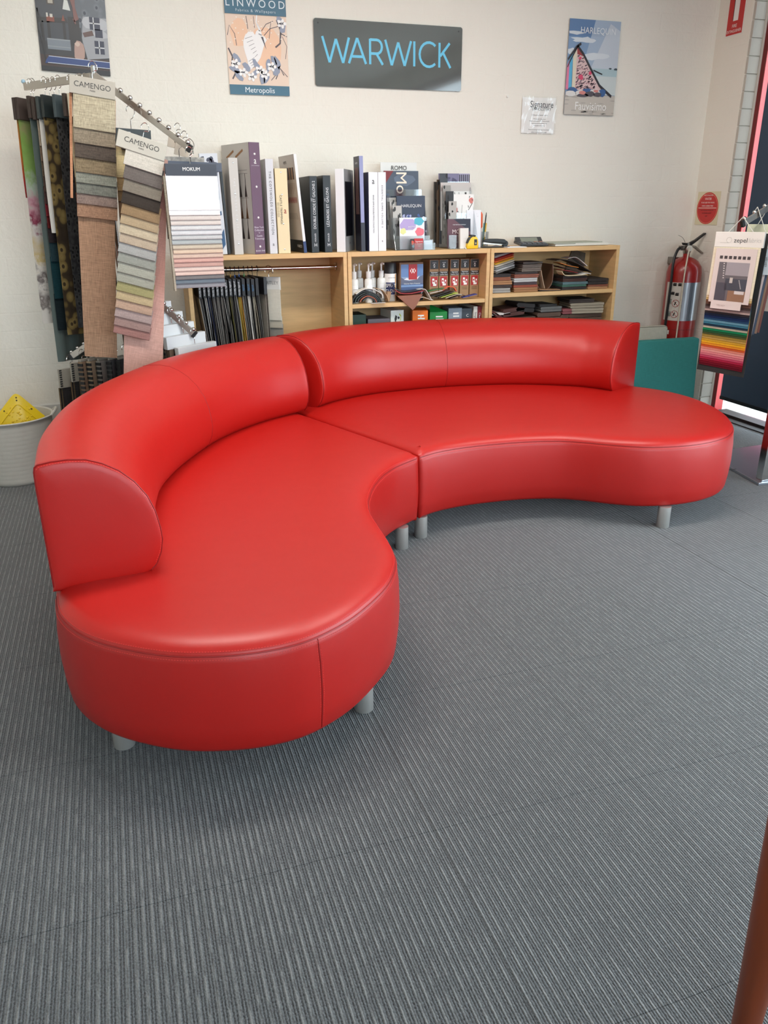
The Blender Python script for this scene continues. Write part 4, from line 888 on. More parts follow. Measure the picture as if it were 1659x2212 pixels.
for lb_, x, w, th, rgb, dz, yw, tl in (('white lined sheet at the left of the lowest visible shelf', 2.0, .13, .012, (214, 206, 200), .105, 0, 0), ('maroon hide standing up at the left of the lowest visible shelf', 2.0, .10, .02, (92, 40, 34), .118, 0, .5), ('glossy oxblood hide rolled on the lowest visible shelf', 2.09, .13, .045, (76, 42, 36), .09, 0, -.1), ('black leather hump on the lowest visible shelf', 2.17, .11, .05, (34, 30, 30), .12, 0, .1),
   ('grey folded swatch in the middle of the lowest visible shelf', 2.325, .14, .03, (98, 98, 96), .108, .05, 0), ('black folded swatch over the grey one', 2.315, .12, .014, (44, 42, 42), .139, .1, .02), ('pink striped swatch on the lowest visible shelf', 2.47, .06, .03, (130, 70, 74), .09, 0, 0), ('taupe thick towelling swatch, lowest of the right pile', 2.53, .20, .03, (156, 146, 128), .090, -.1, 0), ('beige thick towelling swatch, in the right pile', 2.52, .21, .03, (148, 138, 120), .121, -.1, 0), ('dark brown swatch on top of the towelling pile', 2.51, .16, .022, (58, 48, 44), .152, -.05, 0)):
    folded(lb_, x, 4.10, zl+dz, w, .16, th, rgb, rot=(0, tl, yw))
# what those lean and lie on: plain folded stacks filling the shelf below, mostly hidden by the sofa
for x, w, h, nm in ((1.998, .17, .088, 'left'), (2.175, .12, .088, 'second'), (2.31, .15, .106, 'third'), (2.465, .048, .088, 'fourth'), (2.518, .22, .088, 'right')):
    folded('brown folded stack hidden low on the %s part of the shelf' % nm, x, 4.105, zl, w, .15, h, (86, 66, 54), layers=4)

# ------------------------------------------------------------------ sample hangers on the bookcase rail
def hook(root, h, m_=CHROME, r_=.0017, s_=1.0, along='x'):
    P = [(0, -h), (0, -h*.62), (.009*s_, -h*.5), (.0165*s_, -.026*s_), (.0155*s_, -.012*s_), (.008*s_, -.002*s_), (0, .0018), (-.009*s_, -.003*s_), (-.0145*s_, -.014*s_), (-.013*s_, -.022*s_)]
    P = spline([Vector((a, 0, b)) if along == 'x' else Vector((0, a, b)) for a, b in P], 4)
    return MB().tube(P, r_, m_, 6).build('hook', root, smooth=True)
HDR = c((30, 32, 36), .5); ZR = .977+.0105+.0020
def rail_hanger(label, x, cols, txt_col, s_, hz=.046, dz=0, tip=None):
    t = thing('sample_hanger', label, 'hanger', (x, 4.20, ZR), 0, 'sample hangers on the bookcase rail'); T_ = .0158
    hook(t, .05+dz, BLACK, .0014, .97, 'y')
    if tip: MB().tube([(0, 0, -.05-dz), (0, 0, -.036-dz)], .0024, tip, 8).build('hook_sleeve', t, smooth=True)
    MB().box(-T_/2, T_/2, -.122, .118, -.135-dz, -.05-dz, HDR).build('header', t, bevel=.0012)
    if s_: txt(t, s_, .0125, (0, -.1225, -.094-dz), txt_col, DN, sx=.95)
    for k, (rgb, L_, sh) in enumerate(cols):
        xx = -T_*.4+k*T_*.8/max(1, len(cols)-1); th = .0021
        b = MB(); y0, y1 = -.112+.004*(k % 2), .108; z0 = -.134-dz; zs = [z0, z0-L_*.45, z0-L_]; xs = [xx, xx+sh*.5+random.uniform(-.003, .003), xx+sh]
        vs = []
        for z_, xk in zip(zs, xs): vs += [(xk, y0, z_), (xk+th, y0, z_), (xk+th, y1, z_), (xk, y1, z_)]
        fs = [(0, 1, 2, 3), (8, 11, 10, 9)]+[(4*i+a, 4*i+(a+1) % 4, 4*i+4+(a+1) % 4, 4*i+4+a) for i in (0, 1) for a in range(4)]
        b.add(vs, fs, fabric(rgb, .2)); b.build('swatch', t)
    return t
GR = [(88, 86, 84), (120, 118, 114), (62, 60, 60), (150, 146, 140), (44, 43, 44), (106, 100, 94), (174, 170, 164)]
SPEC = {1: [(200, 196, 190), (216, 212, 206)], 2: [(52, 58, 88), (40, 46, 72)], 3: [(142, 60, 96), (90, 84, 82)], 7: [(110, 104, 60), (92, 88, 84)], 9: [(166, 150, 70), (196, 136, 60)], 11: [(206, 202, 196), (220, 216, 208)], 12: [(150, 142, 126), (176, 168, 150)]}
BLUE = c((52, 112, 160), .6); TIPS = {8: c((232, 160, 40), .4), 9: c((60, 110, 190), .4), 10: c((60, 110, 190), .4), 11: c((70, 160, 90), .4)}
POS = ('leftmost', 'second', 'third', 'fourth', 'fifth', 'sixth', 'seventh', 'eighth', 'ninth', 'tenth', 'eleventh', 'twelfth', 'thirteenth', 'fourteenth')
for k in range(14):
    x = .402+.0216*k+(.004 if k > 10 else 0); cols = []
    for j in range(5):
        pal = SPEC.get(k); cols.append((random.choice(pal) if pal and random.random() < .6 else random.choice(GR), .36+random.uniform(-.02, .12)-.02*j, .030-.012*(k/14)+random.uniform(-.006, .006)))
    blu = k >= 10
    rail_hanger('black sample hanger with %s, %s from the left on the bookcase rail' % ('blue lettering' if blu and k < 13 else 'plain dark header' if k == 13 else 'white lettering', POS[k]), x, cols, BLUE if blu else SIL, '' if k in (13,) else ('profile' if blu else 'profile fabrics'), dz=.0 if k % 3 else .004, tip=TIPS.get(k))

# ------------------------------------------------------------------ hangers that show their face
def flaps(root, w, t0, rows, y0=-.012, step=.0024, shear=0, skew=0, xo=0, con=.25, pad=.022):
    prev = t0
    for i, (drop, rgb) in enumerate(rows):
        y_ = y0+step*i; zt, zb = -(prev-pad if i else t0-.004), -drop; xs = xo+shear*drop+random.uniform(-.0015, .0015); ww = w*random.uniform(.985, 1.0)
        b = MB(); poly = [(y_, zt), (y_-.0030, zt+(zb-zt)*.55), (y_-.0062, zb+.007), (y_-.0056, zb+.0012), (y_-.0025, zb), (y_+.0008, zb+.003), (y_+.0012, zt)]
        n = len(poly); K = 3; vs = []
        for q in range(K+1):
            u = q/K; vs += [(xs-ww/2+ww*u, a, z_-skew*u) for a, z_ in poly]
        fs = [tuple(range(n-1, -1, -1)), tuple(range(K*n, K*n+n))]+[(q*n+a, q*n+(a+1) % n, (q+1)*n+(a+1) % n, (q+1)*n+a) for q in range(K) for a in range(n)]
        b.add(vs, fs, fabric(rgb, con)); o = b.build('swatch', root, smooth=True)
        prev = drop
def cloth(root, w, z0, z1, m_, y_=0, amp=.004, waves=2, shear=0, xo=0, th=.0018, name='cloth', flare=0):
    b = MB(); n = 10; K = 6; vs = []
    for r_ in range(K+1):
        z_ = z0+(z1-z0)*r_/K; sx_ = xo+shear*(z0-z_); ww = w*(1+flare*r_/K)
        row = [(sx_-ww/2+ww*k/n, y_+amp*math.sin(waves*2*PI*k/n+.5*r_)*(.3+.7*r_/K)) for k in range(n+1)]
        vs += [(a, e, z_) for a, e in row]+[(a, e+th, z_) for a, e in row[::-1]]
    N = 2*n+2
    fs = [tuple(range(N)), tuple(range(K*N+N-1, K*N-1, -1))]+[(r_*N+a, r_*N+(a+1) % N, (r_+1)*N+(a+1) % N, (r_+1)*N+a) for r_ in range(K) for a in range(N)]
    return b.add(vs, fs, m_).build(name, root, smooth=True)
def hanger(label, loc, yaw, tilt, w, h0, hh, hm, s_=None, tm=None, tsize=.02, hook_m=CHROME, t=.016, grp='fabric sample hangers on the display stand', hs=1.0, sub=None, front=0):
    o = thing('sample_hanger', label, 'hanger', loc, 0, grp, rot=(0, tilt, yaw)); hook(o, h0, hook_m, .0016, hs)
    MB().box(-w/2, w/2, -t, t*.5, -h0-hh, -h0, hm).build('header', o, bevel=.0012)
    if s_: txt(o, s_, tsize, (0, -t-.0006, -h0-hh*.45), tm or INK)
    if sub: txt(o, sub, tsize*.3, (0, -t-.0006, -h0-hh*.72), tm or INK)
    return o
TAUPE = c((164, 158, 147), .6)
h = hanger('taupe-headed hanger with brown and grey linen swatches and a long brown cloth', (.028, 3.60, 1.797), .03, .13, .166, .060, .062, TAUPE, 'CAMENGO', c((60, 58, 56), .6), .027, sub='PARIS', t=.018)
flaps(h, .155, .12, [(a+.055, tuple(int(.94*(.78*v+.22*sum(q)/3)) for v in q)) for a, q in [(.186, (178, 164, 134)), (.240, (140, 126, 104)), (.292, (88, 76, 66)), (.345, (136, 116, 86)), (.384, (130, 132, 116)), (.424, (116, 118, 106)), (.462, (138, 114, 104)), (.512, (160, 116, 88))]], -.014, .0025, .03, con=.4)
cloth(h, .150, -.10, -1.13, fabric((150, 118, 95), .35), .010, .003, 1, .03, flare=-.12)
MB().box(-.084, -.074, -.004, .008, -.5, -.122, fabric((178, 128, 98), .3)).build('swatch', h); MB().box(.076, .086, -.004, .008, -.24, -.122, fabric((178, 128, 98), .3)).build('swatch', h)
h = hanger('cream-headed tilted hanger with a long fan of cream, grey, yellow and pink swatches', (.196, 3.52, 1.580), .05, .30, .186, .052, .062, c((176, 172, 161), .6), 'CAMENGO', c((60, 58, 56), .6), .027, sub='PARIS', t=.020)
cl2 = [(.120, (206, 198, 182)), (.170, (112, 102, 94)), (.216, (134, 122, 104)), (.262, (66, 56, 48)), (.302, (160, 124, 80)), (.338, (186, 156, 112)), (.374, (202, 180, 142)), (.410, (192, 166, 136)), (.448, (166, 166, 160)), (.486, (150, 154, 140)), (.526, (166, 166, 146)), (.563, (162, 162, 142)), (.600, (166, 156, 92)), (.634, (198, 168, 116)), (.670, (196, 152, 122)), (.706, (176, 144, 138)), (.742, (166, 124, 114)), (.775, (172, 108, 98))]
cl2 = [(a+.050, tuple(int(.90*(.68*v+.32*sum(q)/3)) for v in q)) for a, q in cl2]
flaps(h, .150, .114, cl2, -.016, .0024, .12, con=.2)
cloth(h, .165, -.10, -1.06, fabric((192, 150, 138), .18), .044, .004, 1, .17, .03)
h = hanger('black-headed hanger with white, grey, blush and slate swatches, frontmost on the stand', (.352, 3.50, 1.497), .10, .0, .205, .062, .044, c((52, 56, 66), .5), 'MOKUM', WHITE, .019, t=.012)
mk = [(.175, (246, 246, 246)), (.194, (240, 240, 238)), (.213, (224, 214, 208)), (.232, (224, 214, 206)), (.251, (220, 220, 220)), (.270, (222, 222, 224)), (.288, (206, 206, 206)), (.307, (184, 190, 190)), (.325, (210, 196, 176)), (.343, (226, 202, 178)), (.361, (220, 192, 176)), (.378, (220, 176, 164)), (.396, (206, 166, 156)), (.413, (230, 206, 196)), (.430, (230, 202, 190)), (.447, (130, 126, 126)), (.464, (116, 128, 138)), (.482, (150, 150, 156))]
mk = [(a+.060, q if i < 2 else tuple(int(.85*v) for v in q)) for i, (a, q) in enumerate(mk)]
flaps(h, .208, .104, mk, -.010, .0011, .0, con=.12, pad=.012)
MB().box(-.112, -.104, -.004, .016, -.55, -.106, fabric((156, 148, 132), .3)).build('swatch', h); MB().box(-.1025, .100, .014, .018, -.54, -.106, fabric((170, 164, 150), .3)).build('swatch', h)
h = hanger('dark-headed hanger with tan and brown cloth edges, directly behind the white swatches', (.362, 3.605, 1.516), .30, .0, .20, .078, .05, c((40, 42, 46), .5)); cloth(h, .18, -.12, -.50, fabric((122, 100, 74), .35), -.002, .003, 2, -.02); cloth(h, .17, -.12, -.47, fabric((84, 70, 58), .3), .012, .003, 2, -.02)
h = hanger('wide slate-headed hanger seen above the white swatches, with blue-grey cloth', (.372, 3.64, 1.535), .05, .03, .25, .085, .035, c((74, 80, 94), .5)); cloth(h, .05, -.12, -.42, c((184, 186, 196), .7, var=.3, vscale=60), .0, .003, 1, 0, .085)
h = hanger('grey floral-headed hanger seen behind the slate one', (.330, 3.68, 1.545), .05, .02, .20, .075, .035, c((150, 146, 140), .6, var=.35, vscale=90)); cloth(h, .15, -.11, -.40, fabric((120, 110, 98), .3), 0, .003, 1, 0, .0)
h = hanger('black-headed hanger peeping out left of the tilted cream one', (.150, 3.66, 1.655), .06, .05, .150, .085, .055, c((46, 52, 54), .5)); txt(h, 'ZIMMER', .009, (-.02, -.017, -.10), SIL); MB().box(-.045, .03, -.03, -.0165, -.165, -.105, BLACK).build('clip', h, bevel=.002)
flaps(h, .07, .14, [(.27, (198, 182, 140)), (.32, (186, 160, 116)), (.36, (140, 116, 84)), (.42, (120, 96, 74)), (.50, (90, 76, 62))], -.006, .002, 0, xo=-.035)
for k, (rgb, lb_) in enumerate((((196, 184, 170), 'pale card tag hanging behind the arm, upper of two'), ((190, 178, 164), 'pale card tag hanging behind the arm, lower of two'))):
    h = hanger(lb_, (.338+.024*k, 3.72-.01*k, 1.60-.030*k), -.25, .25, .06, .042, .055, c(rgb, .6), t=.002, hs=.8)
# hangers along the left arm, seen nearly edge-on
yawL = .73; dirL = Vector((-.666, .746)); 
def left_hanger(label, s_, hm, w=.19, hh=.085, z=1.792):
    q = Vector((.028, 3.80))+dirL*s_
    return hanger(label, (q.x, q.y, z+random.uniform(-.006, .006)), yawL+random.uniform(-.02, .02), .05, w, .085, hh, hm, t=.011)
BRH = c((62, 50, 44), .6)
def zramp(key, stops, nscale, nmix=.35):
    """cloth print that changes down the drop, broken by noise"""
    M = bpy.data.materials.new(key); M.use_nodes = True; nt = M.node_tree; b = nt.nodes['Principled BSDF']; L = nt.links.new; b.inputs['Roughness'].default_value = .85
    tc = nt.nodes.new('ShaderNodeTexCoord'); sp = nt.nodes.new('ShaderNodeSeparateXYZ'); L(tc.outputs['Object'], sp.inputs[0])
    n = nt.nodes.new('ShaderNodeTexNoise'); n.inputs['Scale'].default_value = nscale; n.inputs['Detail'].default_value = 3; L(tc.outputs['Object'], n.inputs['Vector'])
    a = nt.nodes.new('ShaderNodeMath'); a.operation = 'MULTIPLY_ADD'; a.inputs[1].default_value = nmix; L(n.outputs['Fac'], a.inputs[0]); L(sp.outputs[2], a.inputs[2])
    m_ = nt.nodes.new('ShaderNodeMath'); m_.operation = 'MULTIPLY'; m_.inputs[1].default_value = -1; L(a.outputs[0], m_.inputs[0])
    r_ = nt.nodes.new('ShaderNodeValToRGB'); e = r_.color_ramp.elements
    while len(e) < len(stops): e.new(.5)
    for q, (ps, cl) in zip(e, stops): q.position = ps; q.color = lin(cl)+(1,)
    L(m_.outputs[0], r_.inputs[0]); L(r_.outputs[0], b.inputs['Base Color']); return M
h = left_hanger('brown-headed hanger with an orange and red cloth, outermost on the left arm', .395, BRH); cloth(h, .17, -.17, -.48, zramp('sunset_print', [(.1, (200, 150, 80)), (.25, (208, 120, 50)), (.36, (176, 40, 40)), (.5, (60, 50, 50))], 20, .1), 0, .004, 1)
h = left_hanger('brown-headed hanger with a floral cloth, green above and white with branches below', .378, BRH)
cloth(h, .182, -.16, -1.02, zramp('floral_print', [(.0, (150, 130, 100)), (.14, (118, 150, 70)), (.26, (128, 160, 84)), (.33, (176, 186, 172)), (.40, (190, 140, 150)), (.46, (128, 36, 66)), (.50, (206, 198, 192)), (.62, (196, 172, 120)), (.66, (214, 206, 196)), (.72, (110, 100, 98)), (.75, (212, 204, 196)), (.82, (120, 110, 106)), (.85, (214, 206, 198))], 26, .22), 0, .006, 1)
h = left_hanger('brown-headed hanger with a long sheer grey-green cloth', .302, BRH); cloth(h, .182, -.17, -1.19, c((86, 98, 94), .7), 0, .008, 2)
h = left_hanger('brown-headed hanger with stepped brown, red and teal swatches', .276, BRH); flaps(h, .165, .17, [(.27, (160, 144, 126)), (.33, (118, 98, 82)), (.39, (96, 80, 66)), (.45, (84, 66, 58)), (.50, (72, 52, 50)), (.55, (110, 32, 40)), (.60, (92, 28, 30)), (.66, (52, 44, 46)), (.74, (40, 60, 66)), (.9, (26, 58, 64)), (1.04, (30, 40, 44))], -.006, .002)
h = left_hanger('dark-headed hanger with a narrow shiny white cloth', .247, c((58, 66, 66), .5)); cloth(h, .178, -.17, -.62, c((226, 222, 214), .3), 0, .006, 2)
h = left_hanger('green-black-headed hanger with olive cloth of round shell shapes', .214, c((34, 42, 42), .4))
cloth(h, .182, -.17, -1.06, ramp_material('shell_print', 'Voronoi', (26, 26, 22), [(.0, (54, 42, 28)), (.16, (60, 48, 32)), (.24, (136, 116, 70)), (.50, (112, 94, 54)), (.62, (60, 48, 32)), (1, (46, 36, 26))]), 0, .004, 1)
h = left_hanger('slate-headed hanger with black cloth covered in dark dots', .142, c((64, 76, 80), .5)); cloth(h, .175, -.16, -1.02, ramp_material('dot_print', 'Voronoi', (60, 60, 45), [(.0, (12, 12, 14)), (.25, (18, 18, 20)), (.4, (62, 62, 62)), (.8, (38, 38, 40))]), 0, .004, 1); MB().box(-.03, -.02, -.02, -.012, -.90, -.86, WHITE).build('tag', h); MB().box(.02, .03, -.02, -.012, -1.03, -.99, WHITE).build('tag', h)
h = left_hanger('brown-headed hanger with pink-beige stepped swatches', .082, BRH); flaps(h, .155, .17, [(.40, (190, 176, 146)), (.48, (110, 90, 66)), (.56, (150, 84, 66)), (.62, (128, 116, 106)), (.68, (160, 110, 80)), (.75, (96, 86, 90)), (.86, (60, 58, 62))], -.006, .002)
h = left_hanger('cream-headed hanger next to the taupe one on the left arm', .052, c((206, 196, 176), .5)); cloth(h, .14, -.17, -.80, fabric((176, 160, 132), .3), 0, .004, 1)

# the stand itself
def bar(b, a, e, w, h_, m_):
    a, e = Vector(a), Vector(e); d = (e-a).normalized(); sd = d.cross(Vector((0, 0, 1))).normalized(); u = sd.cross(d); vs = []
    for q in (a, e):
        for i, j in ((-1, -1), (1, -1), (1, 1), (-1, 1)): vs.append(q+sd*w/2*i+u*h_/2*j)
    return b.add(vs, [(0, 1, 2, 3), (7, 6, 5, 4)]+[(k, (k+1) % 4, 4+(k+1) % 4, 4+k) for k in range(4)], m_)
SATIN = mat('satin_chrome', (206, 198, 190), .3, 1)
def arm(root, a, e, n=8, t0=.28, t1=.985, r_=.0105, w=.010, h_=.026, cap=True):
    o = bar(MB(), a, e, w, h_, SATIN).build('arm', root, bevel=.001); a, e = Vector(a), Vector(e)
    for k in range(n):
        q = a.lerp(e, t0+(t1-t0)*k/(n-1))+Vector((0, 0, h_*.5+.006)); MB().ball(q, r_, CHROME, 12).build('ball', o, smooth=True)
    if cap: d = (e-a).normalized(); bar(MB(), e-d*.008, e+d*.006, w+.006, h_+.004, c((40, 40, 42), .4)).build('end_cap', o)
    return o
stand = thing('display_stand', 'chrome display stand with sloping ball arms carrying the fabric hangers', 'display stand', (.03, 3.80, 0))
MB().box(-.25, .25, -.20, .25, 0, .018, STEEL).build('base_plate', stand, bevel=.003)
MB().lathe([(.019, .018), (.019, 1.775), (.016, 1.78)], CHROME, 20).build('post', stand, smooth=True)
MB().lathe([(.010, 1.78), (.010, 1.81), (.007, 1.813)], CHROME, 14).build('post_cap', stand, smooth=True)
arm(stand, (0, -.02, 1.775), (.334, -.215, 1.497))
o = bar(MB(), (-.01, .01, 1.772), (-.29, .325, 1.766), .012, .03, SATIN).build('arm', stand, bevel=.001); MB().ball((-.292, .327, 1.786), .009, c((170, 205, 225), .3), 10).build('end_ball', o, smooth=True)
arm(stand, (0, .02, 1.03), (.297, -.065, .728), 8, .30, .985)
o = arm(stand, (-.01, -.03, .80), (-.255, .06, .640), 5, .5, .98, .007)
# lower right arm: white-headed hangers carrying ring-bound sample books
HW = c((226, 226, 226), .4)
for k in range(6):
    s_ = .985-.155*k; q = Vector((.03, 3.82, 1.03)).lerp(Vector((.327, 3.735, .728)), s_)
    h = hanger(('white-boxed hanger of ring-bound sample books, %s up the lower right arm' % ('lowest', 'second', 'third', 'fourth', 'fifth', 'sixth')[k]), (q.x, q.y, q.z+.026), .50, -.03, .21, .075, .055, HW, t=.02, grp='white-boxed hangers on the lower right arm')
    for j, (x, wd, rgb) in enumerate(((-.085, .022, (116, 96, 78)), (-.055, .020, (150, 136, 116)), (-.025, .028, (96, 84, 72)), (.02, .04, (128, 110, 92)), (.065, .03, (84, 70, 60)))):
        b = MB().box(x-wd/2, x+wd/2, -.018+.002*j, .010, -.40, -.1305, c(tuple(int(v*(.9+.05*((k+j) % 4))) for v in rgb), .7)); b.build('sample_book', h)
    if k in (0, 1, 2): 
        sp2 = MB()
        for z_ in range(9): sp2.box(-.0745, -.0675, -.024, -.016, -.16-.022*z_, -.151-.022*z_, BLACK)
        sp2.build('ring_binding', h)['kind'] = 'stuff'
    if k == 0: MB().box(-.04, -.004, -.026, -.0185, -.22, -.132, c((200, 44, 36), .5)).build('sample_card', h)
# lower left arm: grey combs with dark cloths, then ring-bound books
CMB = c((150, 144, 132), .6)
for k, (x, y_, z_, nm) in enumerate(((-.262, 3.86, .645, 'outermost'), (-.205, 3.83, .675, 'middle'), (-.165, 3.80, .695, 'innermost'))):
    h = hanger('grey comb-edged hanger with dark cloths, %s on the lower left arm' % nm, (x+.03, y_, z_), .65, .05, .13, .055, .085, CMB, t=.008, grp='comb-edged hangers on the lower left arm')
    tb = MB()
    for q in range(8): tb.box(-.0655, -.0535, -.0105, -.0082, -.062-.010*q, -.0575-.010*q, BLACK)
    tb.build('comb_slot', h)['kind'] = 'stuff'
    for j, rgb in enumerate(((46, 44, 44), (92, 78, 60), (38, 36, 38), (110, 92, 70))): cloth(h, .11, -.14, -.50, fabric(rgb, .3), -.006+.004*j, .002, 1, 0, -.004*j)
for k, (x, rgb) in enumerate(((-.150, (128, 104, 82)), (-.115, (160, 138, 112)), (-.075, (140, 132, 122)), (-.030, (70, 68, 68)), (.01, (44, 44, 46)))):
    h = hanger('ring-bound sample book hanging under the brown cloth, %s in its row' % ('first', 'second', 'third', 'fourth', 'fifth')[k], (x, 3.74, .70), .9, .03, .10, .05, .01, CMB, t=.006, grp='ring-bound books under the brown cloth')
    MB().box(-.05, .05, -.012, .010, -.42, -.0605, c(rgb, .7)).build('sample_book', h)
    sp2 = MB()
    for q in range(16): sp2.box(-.0535, -.0465, -.0135, .0115, -.08-.02*q, -.068-.02*q, BLACK)
    sp2.build('ring_binding', h)['kind'] = 'stuff'
# turned hanger at the end of the bookcase rail
h = hanger('white-headed hanger turned to face out, with cream and grey swatches', (.772, 4.2, ZR), -.62, .0, .125, .055, .066, c((222, 220, 214), .55), 'WORTLEY', c((120, 118, 116), .6), .024, t=.010, grp='sample hangers on the bookcase rail', hs=1.45)
flaps(h, .118, .121, [(.275, (214, 208, 194)), (.315, (186, 178, 162)), (.42, (150, 148, 140))], -.010, .004, .02, con=.08)
h2 = hanger('thick black-headed hanger just left of the turned white one', (.712, 4.2, ZR), -1.30, 0, .19, .05, .085, HDR, t=.012, grp='sample hangers on the bookcase rail', hs=.8, hook_m=BLACK); cloth(h2, .17, -.13, -.5, fabric((160, 152, 140), .2), .0, .004, 2); cloth(h2, .16, -.13, -.47, fabric((120, 112, 104), .2), .012, .004, 2)

# ------------------------------------------------------------------ on the back wall
YW = 4.358
def poster(name, label, x0, x1, z0, z1, layers, base, cat='poster', th=.0012, tilt=0, texts=(), grp=None, lift=.0012):
    t = thing(name, label, cat, (x0, YW-lift, z0), 0, grp, rot=(0, tilt, 0)); w, h = x1-x0, z1-z0
    MB().box(0, w, -th, 0, 0, h, base).build('sheet', t)
    if layers: decal('print', t, w, h, layers, y0=-th-.0003)
    for s_, u, v, size, m_, *k in texts: txt(t, s_, size, (u*w, -th-.0045, v*h), m_, **(k[0] if k else {}))
    return t
P_ = lambda *rgb: c(rgb, .35)
# interior photograph poster
WP = ramp_material('damask_print', 'Voronoi', (38, 38, 30), [(0, (84, 88, 96)), (.22, (78, 82, 90)), (.30, (122, 126, 132)), (.6, (110, 114, 120))], .35)
random.seed(11)
L1 = [(P_(52, 50, 52), [rect(0, 1, 0, 1)]), (WP, [rect(0, 1, .56, 1), [(.62, .56), (1, .56), (1, .30), (.62, .36)]]), (P_(60, 62, 68), [[(0, 1), (.48, 1), (.60, .62), (.60, .40), (0, .36)]]), (P_(44, 40, 40), [[(0, .64), (.42, .66), (.44, .60), (.0, .58)], rect(.05, .09, .22, .6), rect(.36, .40, .3, .6), rect(.14, .18, .28, .6), rect(.44, .60, .34, .68)]),
  (P_(118, 124, 132), [rect(.12, .45, .27, .40)]), (P_(140, 146, 150), [rect(.12, .45, .385, .40), rect(.12, .45, .30, .31)]), (P_(66, 46, 38), [rect(0, 1, 0, .20)]), (P_(70, 60, 54), [rect(.16, .27, .80, .90)]), (P_(168, 160, 146), [rect(.18, .25, .815, .885)]),
  (P_(206, 206, 200), [[(.38, .76), (.49, .75), (.46, .87), (.41, .87)]]), (P_(126, 62, 44), [rect(.14, .25, .60, .66), [(.35, .62), (.40, .62), (.38, .70)]]), (P_(196, 190, 180), [rect(.14, .165, .65, .70), rect(.19, .23, .65, .69)]),
  (P_(120, 78, 72), [[(.46, 1), (.57, 1), (.56, .80), (.60, .66), (.53, .62), (.52, .80)], stroke([(.52, .66), (.55, .60)], .02)]), (P_(152, 152, 156), [[(.66, .70), (1, .70), (1, .22), (.68, .18), (.62, .44)]]), (P_(176, 176, 180), [blob(.72, .63, .08, .07), blob(.95, .62, .07, .07), blob(.9, .50, .12, .05)]),
  (P_(44, 46, 66), [rect(.75, .90, .55, .70), rect(.82, .93, .46, .56), rect(.80, .94, .26, .42)]), (P_(196, 196, 198), [rect(.80, .815, .55, .70), rect(.75, .90, .62, .635), rect(.86, .875, .26, .42), rect(.80, .94, .33, .345)]), (P_(92, 66, 60), [[(.64, .50), (.78, .54), (.80, .48), (.66, .45)]]), (P_(172, 140, 128), [blob(.57, .28, .08, .12, 10, .2)]),
  (P_(196, 170, 156), [blob(.55, .36, .04, .03, 8, .2)]), (P_(30, 26, 26), [rect(0, 1, 0, .06), stroke([(.02, .74), (.01, .5), (.05, .3), (.08, .1)], .02), stroke([(.02, .74), (.06, .6), (.06, .4)], .02)]), (P_(42, 62, 116), [[(.08, .135), (.12, .18), (1, .165), (1, .09), (.12, .10), (.06, .09)]]), (P_(196, 200, 212), [stroke([(.1, .102), (1, .092)], .008), stroke([(.12, .182), (1, .168)], .008)])]
poster('poster', 'interior photograph poster with a blue ribbon, highest at the left above the display stand', -.190, .108, 1.863, 2.195, L1, P_(80, 70, 64), tilt=.045, texts=[('STILL DESIGNED & MADE IN ENGLAND', .54, .135, .0085, SIL), ('www.williammorris.co.uk', .52, .045, .008, SIL)], grp='posters on the back wall')
TEAL = P_(56, 100, 122); BL = P_(226, 200, 180); BRD = P_(82, 70, 74); GF = P_(140, 146, 164); WF = P_(236, 232, 230)
random.seed(5)
stems = [stroke([(.02, .70), (.06, .84), (.14, .72), (.16, .56)], .010), stroke([(.34, .98), (.36, .80)], .010), stroke([(.46, .98), (.47, .82)], .008), stroke([(.58, .78), (.66, .88), (.78, .93)], .010), stroke([(.62, .72), (.72, .82), (.86, .86)], .010), stroke([(.74, .9), (.70, .68)], .008), stroke([(.84, .95), (.90, .80), (.88, .62), (.80, .56)], .026), stroke([(.90, .76), (1, .72)], .014), stroke([(.78, .10), (.86, .26), (.92, .16)], .016), stroke([(.70, .08), (.80, .18), (.86, .26), (.98, .14)], .010), stroke([(.02, .52), (.08, .40), (.06, .30), (.12, .18), (.06, .08)], .024), stroke([(.92, .72), (.99, .58), (.96, .40)], .008)]
petal = lambda cx_, cy_, s_: [blob(cx_+s_*.6*math.cos(a), cy_+s_*.45*math.sin(a), s_*.5, s_*.34, 8, .15, a) for a in (0, 1.25, 2.5, 3.8, 5)]
fl_w = sum([petal(x, y_, .075) for x, y_ in ((.12, .30), (.24, .18), (.38, .12), (.52, .22), (.72, .28), (.60, .16), (.92, .90))], []); fl_g = [blob(x, y_, .09, .045, 9, .25, random.random()*3) for x, y_ in ((.14, .38), (.30, .26), (.46, .30), (.62, .12), (.80, .22), (.66, .30), (.16, .14), (.82, .34), (.88, .94), (.94, .84), (.55, .10), (.42, .16), (.76, .36), (.10, .22))]
bird = [(.27, .62), (.30, .70), (.36, .76), (.44, .765), (.47, .72), (.49, .77), (.53, .80), (.57, .78), (.585, .72), (.63, .70), (.66, .66), (.62, .60), (.58, .50), (.54, .40), (.46, .30), (.36, .22), (.33, .26), (.32, .36), (.29, .46), (.27, .54)]
Z0, Z1 = .10, .80
sq = lambda polys: [[(u, Z0+v*(Z1-Z0)) for u, v in q] for q in polys]
